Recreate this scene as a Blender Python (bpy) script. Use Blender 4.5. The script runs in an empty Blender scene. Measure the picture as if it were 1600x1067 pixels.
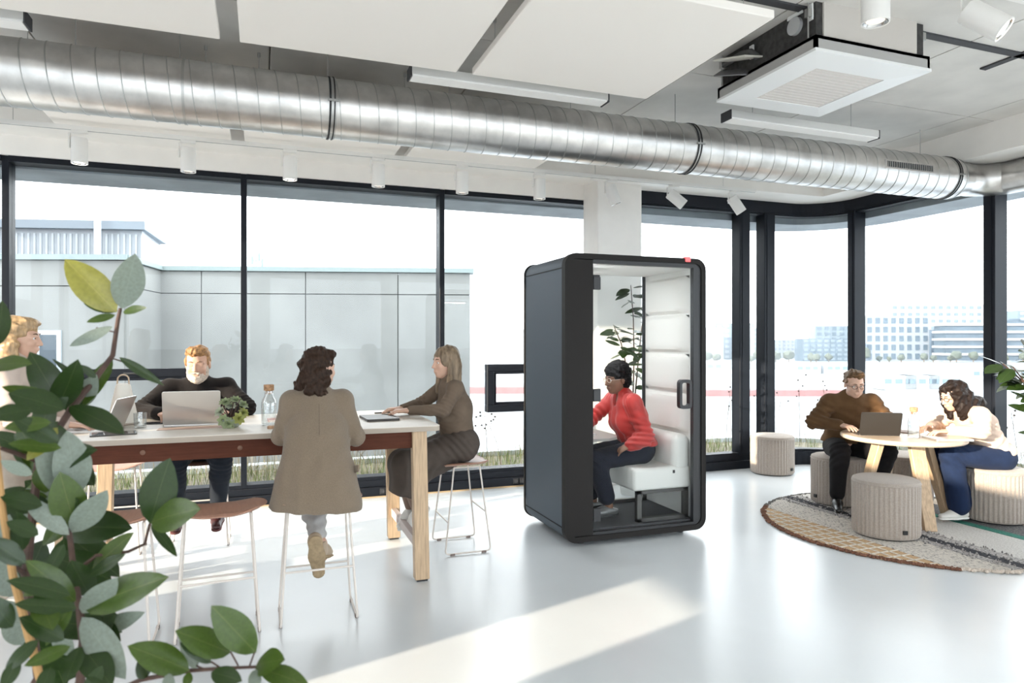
import bpy, bmesh, math, random
import numpy as np
from mathutils import Vector, Matrix, Euler
random.seed(7); np.random.seed(7)
SC = bpy.context.scene
COL = SC.collection
PI = math.pi

# ---------------------------------------------------------------- camera
CAMH = 1.57; YAW = math.radians(20.1); FPX = 1067.0
cam_d = bpy.data.cameras.new('camera'); cam = bpy.data.objects.new('camera', cam_d); COL.objects.link(cam)
cam.location = (0, 0, CAMH); cam.rotation_euler = (PI/2, 0, -YAW)
cam_d.sensor_width = 36.0; cam_d.lens = 24.0; cam_d.clip_start = 0.05; cam_d.clip_end = 2000
cam_d.dof.use_dof = True; cam_d.dof.focus_distance = 5.2; cam_d.dof.aperture_fstop = 4.0
SC.camera = cam
# ---------------------------------------------------------------- world (bright hazy sky)
W = bpy.data.worlds.new('world'); SC.world = W; W.use_nodes = True
nt = W.node_tree; nt.nodes.clear()
wo = nt.nodes.new('ShaderNodeOutputWorld'); bg = nt.nodes.new('ShaderNodeBackground')
tc = nt.nodes.new('ShaderNodeTexCoord'); sx = nt.nodes.new('ShaderNodeSeparateXYZ'); cr = nt.nodes.new('ShaderNodeValToRGB')
nt.links.new(tc.outputs['Generated'], sx.inputs[0]); nt.links.new(sx.outputs['Z'], cr.inputs[0])
cr.color_ramp.elements[0].position = 0.0; cr.color_ramp.elements[0].color = (0.85, 0.925, 1.0, 1)
cr.color_ramp.elements[1].position = 0.35; cr.color_ramp.elements[1].color = (0.93, 0.97, 1.0, 1)
nt.links.new(cr.outputs[0], bg.inputs[0]); bg.inputs[1].default_value = 2.5
nt.links.new(bg.outputs[0], wo.inputs[0])
# ---------------------------------------------------------------- sun: low, from the glazed left side
sun_d = bpy.data.lights.new('sun', 'SUN'); sun = bpy.data.objects.new('sun', sun_d); COL.objects.link(sun)
SUN_DIR = Vector((1.0, 0.30, -0.205)).normalized()
sun.rotation_euler = SUN_DIR.to_track_quat('-Z', 'Y').to_euler()
sun_d.energy = 6.0; sun_d.angle = math.radians(0.6); sun_d.color = (1.0, 0.86, 0.68)
SC.view_settings.view_transform = 'Standard'; SC.view_settings.look = 'None'
SC.view_settings.exposure = 1.1; SC.view_settings.gamma = 1.0
SC.view_settings.use_curve_mapping = False
SC.cycles.use_denoising = True
SC.cycles.max_bounces = 10; SC.cycles.diffuse_bounces = 5; SC.cycles.glossy_bounces = 4
SC.cycles.transparent_max_bounces = 24; SC.cycles.sample_clamp_indirect = 6.0
SC.cycles.caustics_reflective = False; SC.cycles.caustics_refractive = False

# ---------------------------------------------------------------- pixel helpers (photo frame 1600x1067)
CA, SA = math.cos(YAW), math.sin(YAW)
def ray(px):
    u = (px-800.0)/FPX
    return (SA+u*CA, CA-u*SA)
def at_d(px, py, d):
    a, b = ray(px)
    return Vector((a*d, b*d, CAMH-(py-533.5)*d/FPX))
def on_z(px, py, z=0.0):
    return at_d(px, py, (CAMH-z)*FPX/(py-533.5))
def on_y(px, Y, py=533.5):
    a, b = ray(px); return at_d(px, py, Y/b)
def on_x(px, X, py=533.5):
    a, b = ray(px); return at_d(px, py, X/a)

# ---------------------------------------------------------------- materials
def lin(c):
    return tuple(((v/255.0)/12.92 if v/255.0 <= 0.04045 else ((v/255.0+0.055)/1.055)**2.4) for v in c)
MATS = {}
def mat(name, col, rough=0.5, metal=0.0, var=0.0, vscale=20.0, bump=0.0, bscale=60.0, stretch=None, spec=None, sheen=0.0, coat=0.0, emit=None, estr=0.0, sub=0.0, col2=None):
    if name in MATS: return MATS[name]
    m = bpy.data.materials.new(name); m.use_nodes = True; MATS[name] = m
    n = m.node_tree.nodes; L = m.node_tree.links; p = n['Principled BSDF']
    p.inputs['Base Color'].default_value = (*col, 1); p.inputs['Roughness'].default_value = rough; p.inputs['Metallic'].default_value = metal
    if spec is not None: p.inputs['Specular IOR Level'].default_value = spec
    if sheen: p.inputs['Sheen Weight'].default_value = sheen
    if coat: p.inputs['Coat Weight'].default_value = coat; p.inputs['Coat Roughness'].default_value = 0.1
    if sub: p.inputs['Subsurface Weight'].default_value = sub; p.inputs['Subsurface Radius'].default_value = (0.02, 0.008, 0.004)
    if emit: p.inputs['Emission Color'].default_value = (*emit, 1); p.inputs['Emission Strength'].default_value = estr
    tcn = mp = None
    if var or bump or col2:
        tcn = n.new('ShaderNodeTexCoord'); mp = n.new('ShaderNodeMapping'); L.new(tcn.outputs['Object'], mp.inputs[0])
        if stretch: mp.inputs['Scale'].default_value = stretch
    if var or col2:
        nz = n.new('ShaderNodeTexNoise'); nz.inputs['Scale'].default_value = vscale; nz.inputs['Detail'].default_value = 5
        L.new(mp.outputs[0], nz.inputs['Vector'])
        rp = n.new('ShaderNodeValToRGB'); L.new(nz.outputs['Fac'], rp.inputs[0])
        a = tuple(max(0, v*(1-var)) for v in col); b = col2 if col2 else tuple(min(1, v*(1+var)) for v in col)
        rp.color_ramp.elements[0].position = 0.32; rp.color_ramp.elements[0].color = (*a, 1)
        rp.color_ramp.elements[1].position = 0.68; rp.color_ramp.elements[1].color = (*b, 1)
        L.new(rp.outputs[0], p.inputs['Base Color'])
    if bump:
        nb = n.new('ShaderNodeTexNoise'); nb.inputs['Scale'].default_value = bscale; nb.inputs['Detail'].default_value = 4
        L.new(mp.outputs[0], nb.inputs['Vector'])
        bp = n.new('ShaderNodeBump'); bp.inputs['Strength'].default_value = bump; bp.inputs['Distance'].default_value = 0.01
        L.new(nb.outputs['Fac'], bp.inputs['Height']); L.new(bp.outputs[0], p.inputs['Normal'])
    return m
def glass_mat(name, tint=(0.93, 0.97, 0.97), refl=0.08, rough=0.0):
    if name in MATS: return MATS[name]
    m = bpy.data.materials.new(name); m.use_nodes = True; MATS[name] = m
    n = m.node_tree.nodes; L = m.node_tree.links; n.remove(n['Principled BSDF'])
    t = n.new('ShaderNodeBsdfTransparent'); t.inputs[0].default_value = (*tint, 1)
    g = n.new('ShaderNodeBsdfGlossy'); g.inputs['Roughness'].default_value = rough
    lw = n.new('ShaderNodeLayerWeight'); lw.inputs['Blend'].default_value = 0.5
    pw = n.new('ShaderNodeMath'); pw.operation = 'POWER'; pw.inputs[1].default_value = 4.0; L.new(lw.outputs['Facing'], pw.inputs[0])
    ml = n.new('ShaderNodeMath'); ml.operation = 'MULTIPLY_ADD'; ml.inputs[1].default_value = 0.6; ml.inputs[2].default_value = refl*0.5; ml.use_clamp = True
    L.new(pw.outputs[0], ml.inputs[0])
    mx = n.new('ShaderNodeMixShader'); L.new(ml.outputs[0], mx.inputs[0]); L.new(t.outputs[0], mx.inputs[1]); L.new(g.outputs[0], mx.inputs[2])
    L.new(mx.outputs[0], n['Material Output'].inputs[0])
    return m

# ---------------------------------------------------------------- mesh helpers
class MB:
    def __init__(s): s.v = []; s.f = []
    def add(s, vs, fs):
        o = len(s.v); s.v += [tuple(v) for v in vs]; s.f += [tuple(i+o for i in f) for f in fs]; return s
    def box(s, c, d, R=None):
        x, y, z = d[0]/2, d[1]/2, d[2]/2
        vs = [Vector((a*x, b*y, e*z)) for a in (-1, 1) for b in (-1, 1) for e in (-1, 1)]
        if R is not None: vs = [R @ v for v in vs]
        c = Vector(c)
        return s.add([v+c for v in vs], [(0,1,3,2), (4,6,7,5), (0,4,5,1), (2,3,7,6), (0,2,6,4), (1,5,7,3)])
    def b2(s, a, b):
        return s.box([(a[i]+b[i])/2 for i in range(3)], [abs(b[i]-a[i]) for i in range(3)])
    def tube(s, pts, r, n=8, cap=True, flat=None):
        pts = [Vector(p) for p in pts]; k = len(pts)
        rs = r if hasattr(r, '__len__') else [r]*k
        prev = None; rings = []
        for i, p in enumerate(pts):
            t = (pts[min(i+1, k-1)]-pts[max(i-1, 0)]).normalized()
            if prev is None:
                a = Vector((0, 0, 1)) if abs(t.z) < 0.9 else Vector((1, 0, 0)); x = t.cross(a).normalized()
            else:
                x = (prev - t*prev.dot(t)).normalized()
            y = t.cross(x); prev = x
            rings.append([p + x*math.cos(2*PI*j/n)*rs[i] + y*math.sin(2*PI*j/n)*rs[i]*(flat or 1) for j in range(n)])
        vs = [v for rg in rings for v in rg]; fs = []
        for i in range(k-1):
            for j in range(n):
                fs.append((i*n+j, i*n+(j+1) % n, (i+1)*n+(j+1) % n, (i+1)*n+j))
        if cap: fs.append(tuple(range(n-1, -1, -1))); fs.append(tuple((k-1)*n+j for j in range(n)))
        return s.add(vs, fs)
    def lathe(s, prof, n=24, c=(0, 0, 0), cap0=True, cap1=True):
        c = Vector(c); vs = []; fs = []
        for (r, z) in prof:
            for j in range(n): vs.append(c+Vector((r*math.cos(2*PI*j/n), r*math.sin(2*PI*j/n), z)))
        k = len(prof)
        for i in range(k-1):
            for j in range(n): fs.append((i*n+j, i*n+(j+1) % n, (i+1)*n+(j+1) % n, (i+1)*n+j))
        if cap0: fs.append(tuple(range(n-1, -1, -1)))
        if cap1: fs.append(tuple((k-1)*n+j for j in range(n)))
        return s.add(vs, fs)
    def prism(s, poly, z0, z1):
        n = len(poly)
        vs = [(x, y, z0) for x, y in poly]+[(x, y, z1) for x, y in poly]
        fs = [tuple(range(n-1, -1, -1)), tuple(range(n, 2*n))]+[(i, (i+1) % n, n+(i+1) % n, n+i) for i in range(n)]
        return s.add(vs, fs)
    def extrude(s, poly, axis, a, b):
        """poly in the plane perpendicular to axis ('x': (y,z), 'y': (x,z)), extruded a..b"""
        n = len(poly)
        if axis == 'x': f = lambda q, t: (t, q[0], q[1])
        else: f = lambda q, t: (q[0], t, q[1])
        vs = [f(q, a) for q in poly]+[f(q, b) for q in poly]
        fs = [tuple(range(n-1, -1, -1)), tuple(range(n, 2*n))]+[(i, (i+1) % n, n+(i+1) % n, n+i) for i in range(n)]
        return s.add(vs, fs)
    def build(s, name, m, parent=None, smooth=False, bevel=0.0, seg=2, loc=None):
        me = bpy.data.meshes.new(name)
        me.from_pydata([tuple(v) for v in s.v], [], s.f)
        bm = bmesh.new(); bm.from_mesh(me)
        bmesh.ops.recalc_face_normals(bm, faces=bm.faces)
        if bevel:
            es = [e for e in bm.edges if len(e.link_faces) == 2 and e.calc_face_angle(0) > 0.5]
            bmesh.ops.bevel(bm, geom=es, offset=bevel, segments=seg, affect='EDGES', profile=0.5, clamp_overlap=True)
        bm.to_mesh(me); bm.free()
        return link(name, me, m, parent, smooth, loc)
def link(name, me, m, parent=None, smooth=False, loc=None):
    if m is not None and not me.materials: me.materials.append(m)
    if smooth: smooth_mesh(me)
    o = bpy.data.objects.new(name, me); COL.objects.link(o)
    if parent: o.parent = parent
    if loc is not None: o.location = loc
    return o
def smooth_mesh(me, ang=0.7):
    me.polygons.foreach_set('use_smooth', [True]*len(me.polygons))
    bm = bmesh.new(); bm.from_mesh(me)
    for e in bm.edges:
        if len(e.link_faces) == 2 and e.calc_face_angle(0) > ang: e.smooth = False
    bm.to_mesh(me); bm.free()
def thing(name, label, cat, loc=(0, 0, 0), rz=0.0, group=None):
    o = bpy.data.objects.new(name, None); COL.objects.link(o); o.empty_display_size = 0.1
    o.location = loc; o.rotation_euler = (0, 0, rz); o['label'] = label; o['category'] = cat
    if group: o['group'] = group
    return o
def tag(o, label, cat, group=None, kind=None):
    o['label'] = label; o['category'] = cat
    if group: o['group'] = group
    if kind: o['kind'] = kind
    return o
def struct(o, label=None, cat=None):
    o['kind'] = 'structure'
    if label: o['label'] = label
    if cat: o['category'] = cat
    return o
def copy_tree(o, parent=None, loc=None, rz=None, label=None):
    c = o.copy(); COL.objects.link(c)
    if parent is not None: c.parent = parent
    for ch in list(o.children): copy_tree(ch, c)
    if loc is not None: c.location = loc
    if rz is not None: c.rotation_euler = (0, 0, rz)
    if label: c['label'] = label
    return c
def rrect(w, h, r, n=5, cx=0, cy=0):
    pts = []
    for (sx_, sy_, a0) in ((1, 1, 0), (-1, 1, PI/2), (-1, -1, PI), (1, -1, 1.5*PI)):
        for i in range(n+1):
            a = a0+PI/2*i/n
            pts.append((cx+sx_*(w/2-r)+r*math.cos(a), cy+sy_*(h/2-r)+r*math.sin(a)))
    return pts

# ---------------------------------------------------------------- shared materials
M_white = mat('white_paint', (0.86, 0.84, 0.81), 0.6)
M_fascia = mat('white_plaster', (0.88, 0.845, 0.80), 0.7, var=0.03, vscale=4)
M_panel = mat('acoustic_white', (0.93, 0.88, 0.825), 0.9, bump=0.03, bscale=400)
M_conc = mat('ceiling_concrete', (0.70, 0.675, 0.64), 0.8, var=0.08, vscale=2.5, bump=0.08, bscale=9)
M_black = mat('black_aluminium', (0.008, 0.010, 0.015), 0.45, spec=0.2)
M_black2 = mat('black_plastic', (0.02, 0.02, 0.022), 0.4)
M_dgrey = mat('dark_slot', (0.05, 0.05, 0.055), 0.7)
M_glass = glass_mat('window_glass', (0.972, 0.985, 0.985), 0.028)
M_galv = mat('galvanised_steel', (0.66, 0.645, 0.63), 0.33, 1.0, var=0.16, vscale=7, bump=0.05, bscale=14)
M_galv2 = mat('galvanised_seam', (0.50, 0.50, 0.49), 0.4, 1.0)
M_wood = mat('pale_oak', (0.50, 0.355, 0.225), 0.5, var=0.18, vscale=9, stretch=(9, 9, 0.7), bump=0.04, bscale=40)
# ================================================================ THE ROOM
YW = 7.0; XW = 6.9; XL = -3.6; YR = -5.5; ZC = 3.62; RC = 0.55
CXC, CYC = XW-RC, YW-RC
def offset_path(off):
    """inner wall line (back wall, rounded corner, right wall) moved inwards by off"""
    pts = [(XL, YW-off), (CXC, YW-off)]
    r = RC-off
    for i in range(1, 12):
        a = PI/2*(1-i/12.0); 
        pts.append((CXC+max(r, 0.001)*math.cos(a), CYC+max(r, 0.001)*math.sin(a)) if r > 0 else (XW-off, YW-off))
    pts += [(XW-off, CYC), (XW-off, YR)]
    return pts
# floor
fm = bpy.data.materials.new('polished_floor'); fm.use_nodes = True; MATS['polished_floor'] = fm
n = fm.node_tree.nodes; L = fm.node_tree.links; p = n['Principled BSDF']
tcn = n.new('ShaderNodeTexCoord')
nz = n.new('ShaderNodeTexNoise'); nz.inputs['Scale'].default_value = 0.9; nz.inputs['Detail'].default_value = 6; L.new(tcn.outputs['Object'], nz.inputs['Vector'])
rp = n.new('ShaderNodeValToRGB'); L.new(nz.outputs['Fac'], rp.inputs[0])
rp.color_ramp.elements[0].position = 0.3; rp.color_ramp.elements[0].color = (0.60, 0.63, 0.65, 1)
rp.color_ramp.elements[1].position = 0.72; rp.color_ramp.elements[1].color = (0.66, 0.69, 0.71, 1)
L.new(rp.outputs[0], p.inputs['Base Color'])
p.inputs['Roughness'].default_value = 0.27
p.inputs['Specular IOR Level'].default_value = 0.6
outer = offset_path(-0.12)
m = MB(); m.prism([(XL-0.12, YR-0.12)]+[(XL-0.12, outer[0][1])]+outer[1:-1]+[(XW+0.12, YR-0.12)], -0.2, 0.0)
struct(m.build('floor', fm))
# ceiling slab with recessed joints between cast strips
ceil = thing('ceiling', 'pale grey cast concrete ceiling slab', 'ceiling'); ceil['kind'] = 'structure'
m = MB(); m.b2((XL-0.2, YR-0.2, ZC+0.03), (XW+0.5, YW+0.5, ZC+0.3)); m.build('slab', M_conc, ceil)
xs = [XL-0.2, -2.95, -1.45, 0.05, 1.55, 3.05, 4.55, 6.05, XW-0.45]
ysl = [YR-0.2, -1.5, 1.5, 4.42, YW-0.5]
for i in range(len(xs)-1):
    for j in range(len(ysl)-1):
        m = MB(); m.b2((xs[i]+0.006, ysl[j]+0.006, ZC), (xs[i+1]-0.006, ysl[j+1]-0.006, ZC+0.04)); m.build('strip', M_conc, ceil)
# dark service slots in the ceiling
for (x0, y0, x1, y1) in ((5.05, 0.5, 5.11, 3.6), (-1.2, 3.3, 6.0, 3.36)):
    m = MB(); m.b2((x0, y0, ZC-0.012), (x1, y1, ZC+0.01)); m.build('slot', M_dgrey, ceil)
# perimeter soffit, 0.5 m deep, white
SZ = 3.33
inn = offset_path(0.5); out = offset_path(-0.12)
poly = [(XL, inn[0][1])]+[(XW-0.5, YW-0.5)]+[(XW-0.5, YR)]+[out[-1]]+out[::-1][1:-1]+[(XL, out[0][1])]
m = MB(); m.prism(poly, SZ, ZC+0.2); struct(m.build('trim_1', M_fascia))
# white fascia above the long glazing, left of the column
m = MB(); m.b2((XL, YW-0.06, 3.165), (4.05, YW+0.10, SZ)); struct(m.build('trim_2', M_fascia))
# ---- rear wall and left wall (outside the frame): openings placed to shape the light
def wall_with_openings(name, along, fixed, a0, a1, holes, mat_, th=0.12, top=ZC+0.1):
    m = MB(); cur = a0
    def seg(b0, b1, z0, z1):
        if b1-b0 < 1e-4 or z1-z0 < 1e-4: return
        if along == 'y': m.b2((fixed-th, b0, z0), (fixed, b1, z1))
        else: m.b2((b0, fixed-th, z0), (b1, fixed, z1))
    for (h0, h1, z0, z1, *more) in holes:
        seg(cur, h0, 0, top); seg(h0, h1, 0, z0); cur = h1
        if more: seg(h0, h1, z1, more[0]); seg(h0, h1, more[1], top)
        else: seg(h0, h1, z1, top)
    seg(cur, a1, 0, top)
    return struct(m.build(name, mat_))
wall_with_openings('wall_left', 'y', XL, YR-0.12, YW+0.12, [(-5.2, -1.6, 0.15, 3.3), (-1.4, 0.1, 0.15, 3.3), (0.3, 1.5, 2.25, 3.3), (1.5, 2.15, 0.45, 1.25, 2.25, 3.3), (3.75, 6.85, 0.15, 3.3)], M_white)  # slots, sills and solid piers laid out to steer the low sun
wall_with_openings('wall_rear', 'x', YR, XL, XW+0.12, [(-3.2, -0.3, 0.15, 3.3), (0.2, 3.2, 0.15, 3.3), (3.7, 6.6, 0.15, 3.3)], M_white)  # open bays added behind the camera to let in fill daylight
for k, (y0, y1) in enumerate(((-5.2, -1.6), (-1.4, 0.1), (3.75, 6.85))):
    o = thing('window_%d' % (20+k), 'tall black framed window in the left wall', 'window'); o['kind'] = 'structure'
    m = MB(); m.b2((XL-0.09, y0, 0.15), (XL-0.03, y1, 0.20)); m.b2((XL-0.09, y0, 3.25), (XL-0.03, y1, 3.3)); m.b2((XL-0.09, y0, 0.2), (XL-0.03, y0+0.05, 3.25)); m.b2((XL-0.09, y1-0.05, 0.2), (XL-0.03, y1, 3.25)); m.build('frame', M_black, o)
    m = MB(); m.b2((XL-0.07, y0+0.05, 0.2), (XL-0.06, y1-0.05, 3.25)); m.build('pane', M_glass, o)
# ---- column in front of the glazing
ca = on_y(934, 6.62); cb = on_y(1003, 6.62)
m = MB(); m.b2((ca.x, 6.62, 0), (cb.x, 6.98, ZC+0.02))
colm = struct(m.build('column', M_fascia, bevel=0.012), 'white plastered concrete column standing behind the booth', 'column')
m = MB(); m.b2((ca.x-0.10, 6.45, SZ-0.03), (cb.x+0.28, 6.60, SZ)); m.build('cover_plate', M_white, colm)
# ---- glazing
POSTS = [-3.5, -2.066, -0.165, 1.774, 3.70]
SILLZ = 0.165
def vent_sash(x0, x1, z0, z1, parent):
    y = YW-0.045
    sash = MB(); w = 0.075
    sash.b2((x0, y-0.05, z0), (x1, y+0.05, z0+w)); sash.b2((x0, y-0.05, z1-w), (x1, y+0.05, z1))
    sash.b2((x0, y-0.05, z0+w), (x0+w, y+0.05, z1-w)); sash.b2((x1-w, y-0.05, z0+w), (x1, y+0.05, z1-w))
    o = sash.build('vent_sash', M_black, parent, bevel=0.004, seg=1)
    inner = MB(); i0, i1, j0, j1 = x0+w, x1-w, z0+w, z1-w; t = 0.03
    inner.b2((i0, y-0.03, j0), (i1, y+0.03, j0+t)); inner.b2((i0, y-0.03, j1-t), (i1, y+0.03, j1)); inner.b2((i0, y-0.03, j0+t), (i0+t, y+0.03, j1-t)); inner.b2((i1-t, y-0.03, j0+t), (i1, y+0.03, j1-t))
    inner.build('glazing_bead', M_black, o)
    hd = MB(); c = (x0+x1)/2+0.02; hd.tube([(c-0.07, y-0.055, z1-w*.55), (c-0.07, y-0.085, z1-w*.55), (c+0.07, y-0.085, z1-w*.55), (c+0.07, y-0.055, z1-w*.55)], 0.009, 8)
    hd.build('handle', M_black2, o, smooth=True)
# bay windows on the back wall
wid = 0
for i in range(4):
    x0, x1 = POSTS[i], POSTS[i+1]; wid += 1
    w = thing('window_%d' % wid, 'full height black framed window bay', 'window'); w['kind'] = 'structure'
    m = MB(); m.b2((x0-0.026, YW-0.02, SILLZ), (x0+0.026, YW+0.15, 3.165)); m.build('mullion', M_black, w, bevel=0.003, seg=1)
    if i == 3: m = MB(); m.b2((x1-0.026, YW-0.02, SILLZ), (x1+0.026, YW+0.15, 3.165)); m.build('mullion', M_black, w)
    m = MB(); m.b2((x0+0.026, YW-0.03, 3.115), (x1-0.026, YW+0.15, 3.17)); m.build('head_rail', M_black, w)
    m = MB(); m.b2((x0+0.026, YW-0.02, SILLZ-0.005), (x1-0.026, YW+0.15, SILLZ+0.035)); m.build('sill_rail', M_black, w)
    m = MB(); m.b2((x0+0.026, YW+0.055, SILLZ+0.035), (x1-0.026, YW+0.067, 3.115)); m.build('pane', M_glass, w)
    if i in (1, 3): vent_sash(x0+0.475, x0+1.45, 0.815, 1.325, w)
# black plinth below the glass
m = MB(); m.b2((XL, YW-0.07, 0.0), (CXC, YW+0.15, 0.10)); m.b2((XL, YW-0.04, 0.10), (CXC, YW+0.15, SILLZ)); 
bb = struct(m.build('baseboard_back', M_black, bevel=0.004, seg=1))
for px in (806, 816, 598, 605):
    q = on_y(px, YW-0.07)
    m = MB(); m.b2((q.x-0.03, YW-0.078, 0.028), (q.x+0.03, YW-0.069, 0.088)); so = m.build('socket', M_black2, bb, bevel=0.004)
    m = MB(); m.lathe([(0.019, 0), (0.019, 0.003), (0.015, 0.003), (0.013, -0.004)], 16); g = m.build('socket_well', M_dgrey, so)
    g.rotation_euler = (PI/2, 0, 0); g.location = (q.x, YW-0.0785, 0.058)
# thin oak strip where the plinth meets the floor
m = MB(); m.b2((XL, YW-0.085, 0.0), (4.0, YW-0.07, 0.012)); struct(m.build('baseboard_strip', mat('oak_strip', (0.45, 0.33, 0.2), 0.6)))
# corner glazing: posts, curved header, curved pane
w = thing('window_5', 'black framed glazing with two wide posts and a rounded glass corner', 'window'); w['kind'] = 'structure'
HB, HT = 3.185, SZ
for xp, ww in ((5.61, 0.155), (5.99, 0.165)):
    m = MB(); m.b2((xp-ww/2, YW-0.06, SILLZ), (xp+ww/2, YW+0.10, HB)); m.build('post', M_black, w, bevel=0.006, seg=1)
    m = MB(); m.b2((xp-ww/2+0.035, YW-0.066, SILLZ+0.05), (xp+ww/2-0.035, YW-0.058, HB-0.02)); m.build('post_cover', M_black, w)
def strip_along(path_in, path_out, z0, z1):
    poly = path_in+path_out[::-1]; m = MB(); m.prism(poly, z0, z1); return m
def corner_paths(o_in, o_out, xstart, yend):
    a = [(xstart, YW-o_in)]+offset_path(o_in)[1:-1]+[(XW-o_in, yend)]
    b = [(xstart, YW-o_out)]+offset_path(o_out)[1:-1]+[(XW-o_out, yend)]
    return a, b
a, b = corner_paths(0.05, -0.12, 4.05, YR+0.02); strip_along(a, b, HB, HT+0.01).build('header', M_black, w)
a, b = corner_paths(0.03, -0.10, 4.05, YR+0.02); strip_along(a, b, HB-0.02, HB).build('header_lip', M_black, w)
a, b = corner_paths(-0.055, -0.067, 4.0, YR+0.05); strip_along(a, b, SILLZ, HB).build('pane', M_glass, w)
a, b = corner_paths(0.07, -0.10, CXC, YR+0.02); strip_along(a, b, 0.0, SILLZ).build('plinth', M_black, w)
a, b = corner_paths(0.04, -0.10, 4.0, YR+0.02); strip_along(a, b, SILLZ-0.004, SILLZ+0.03).build('sill_rail', M_black, w)
m = MB(); m.b2((4.0, YW-0.03, SILLZ), (4.05, YW+0.12, HB)); m.build('post', M_black, w)
wid = 5
for k, (yp, ww) in enumerate(((6.50, 0.11), (4.79, 0.12), (2.9, 0.12), (1.0, 0.12), (-0.9, 0.12), (-2.8, 0.12))):
    wid += 1
    o = thing('window_%d' % wid, 'black framed side window post and rail', 'window'); o['kind'] = 'structure'
    m = MB(); m.b2((XW-0.05, yp-ww/2, SILLZ), (XW+0.13, yp+ww/2, HB)); m.build('mullion', M_black, o, bevel=0.005, seg=1)
    m = MB(); m.b2((XW-0.056, yp-ww/2+0.03, SILLZ+0.03), (XW-0.048, yp+ww/2-0.03, HB-0.02)); m.build('mullion_cover', M_black, o)
# outside soffit beyond the glass
M_ext = mat('exterior_grey_soffit', (0.30, 0.33, 0.36), 0.6, var=0.15, vscale=3)
a = [(XL, YW+0.16)]+offset_path(-0.16)[1:-1]+[(XW+0.16, YR)]; b = [(XL, YW+0.72)]+offset_path(-0.72)[1:-1]+[(XW+0.72, YR)]
struct(strip_along(a, b, 3.10, 3.5).build('trim_3', M_ext))
# ================================================================ CEILING FITTINGS
# ---- acoustic rafts
RZ = 3.28; RS = 1.285
near_back = 4.2; far_back = 6.36
def raft(x0, x1, y0, y1, label, grp):
    t = thing('acoustic_raft', label, 'ceiling panel', ((x0+x1)/2, (y0+y1)/2, RZ), 0, grp)
    w, d = (x1-x0)/2, (y1-y0)/2
    m = MB(); m.b2((-w, -d, 0), (w, d, 0.045)); m.build('panel', M_panel, t, bevel=0.004, seg=1)
    for sx_ in (-1, 1):
        for sy_ in (-1, 1):
            m = MB(); m.tube([(sx_*(w-0.12), sy_*(d-0.1), 0.045), (sx_*(w-0.12), sy_*(d-0.1), ZC-RZ)], 0.0022, 5); c = m.build('hanger_wire', M_galv2, t)
            m = MB(); m.lathe([(0.011, ZC-RZ-0.03), (0.011, ZC-RZ)], 10, (sx_*(w-0.12), sy_*(d-0.1), 0)); m.build('ceiling_clip', M_galv2, c, smooth=True)
    return t
xr = [(-0.0285*near_back, 0.2763*near_back), (0.301*near_back, 0.6065*near_back)]
gap = 0.105
raft(xr[0][0]-gap-RS, xr[0][0]-gap, near_back-RS, near_back, 'white square ceiling raft between the left window and the duct, first of its row', 'near row of acoustic rafts')
raft(xr[0][0], xr[0][1], near_back-RS, near_back, 'white square ceiling raft in the middle of the near row', 'near row of acoustic rafts')
raft(xr[1][0], xr[1][1], near_back-RS, near_back, 'white square ceiling raft beside the open ceiling cassette unit', 'near row of acoustic rafts')
fl = [on_y(90, far_back).x, on_y(364, far_back).x]
labs = ['white ceiling raft over the silver laptop, between duct and track lights', 'white ceiling raft over the woman in the blazer, between duct and track lights', 'white ceiling raft in front of the column, between duct and track lights']
for k in range(3):
    x0 = fl[0]+k*(RS+gap)
    raft(x0, x0+RS, far_back-RS, far_back, labs[k], 'far row of acoustic rafts')
# ---- spiral duct
DY, DZ, DR = 4.85, 3.175, 0.2
duct = thing('air_duct', 'large galvanised spiral air duct hung below the ceiling', 'duct', (0, DY, DZ))
XE = on_y(1478, DY).x
def cyl_x(m, x0, x1, r, n=40, cap=True):
    m.tube([(x0, 0, 0), (x1, 0, 0)], r, n, cap)
x_a = on_y(516, DY).x; x_b = on_y(1072, DY).x; x_c = on_y(1472, DY).x; x_d = on_y(290, DY).x
cuts = [XL+0.02, x_a, x_b, XE]
for i in range(3):
    m = MB(); cyl_x(m, cuts[i], cuts[i+1], DR, 48); m.build('duct_section', M_galv, duct, smooth=True)
# helical lock seams, one rib per turn
pitch = 0.128; x = XL+0.05; k = 0
seam = None
while x < XE-0.12:
    if seam is None:
        m = MB(); pts = []
        for j in range(41):
            a = 2*PI*j/40; pts.append((pitch*j/40, math.cos(a)*DR, math.sin(a)*DR))
        m.tube(pts, 0.0042, 5, False); seam = m.build('spiral_seam', M_galv2, duct, smooth=True); seam.location = (x, 0, 0)
    else:
        c = seam.copy(); COL.objects.link(c); c.parent = duct; c.location = (x, 0, 0)
    x += pitch
M_rubber = mat('black_rubber', (0.012, 0.012, 0.014), 0.6)
def ring(x, w, r, mt, nm):
    m = MB(); m.tube([(x-w/2, 0, 0), (x+w/2, 0, 0)], r, 40); return m.build(nm, mt, duct, smooth=True)
for xx in (x_a, x_b, x_c):
    ring(xx, 0.052, DR+0.004, M_galv2, 'clamp_band'); 
    ring(xx-0.016, 0.012, DR+0.009, M_rubber, 'rubber_gasket'); ring(xx+0.012, 0.008, DR+0.009, M_rubber, 'rubber_gasket')
    m = MB(); m.box((xx, -DR-0.012, -0.01), (0.07, 0.012, 0.014)); m.build('clamp_screw', M_galv2, duct)
ring(x_d, 0.016, DR+0.004, M_galv2, 'clamp_band')
for px in (118, 281, 512, 1055, 1438):
    xx = on_y(px, DY).x
    m = MB(); m.tube([(xx, 0, DR), (xx, 0, ZC-DZ)], 0.0035, 6); m.build('hanger_rod', M_galv2, duct)
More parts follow.
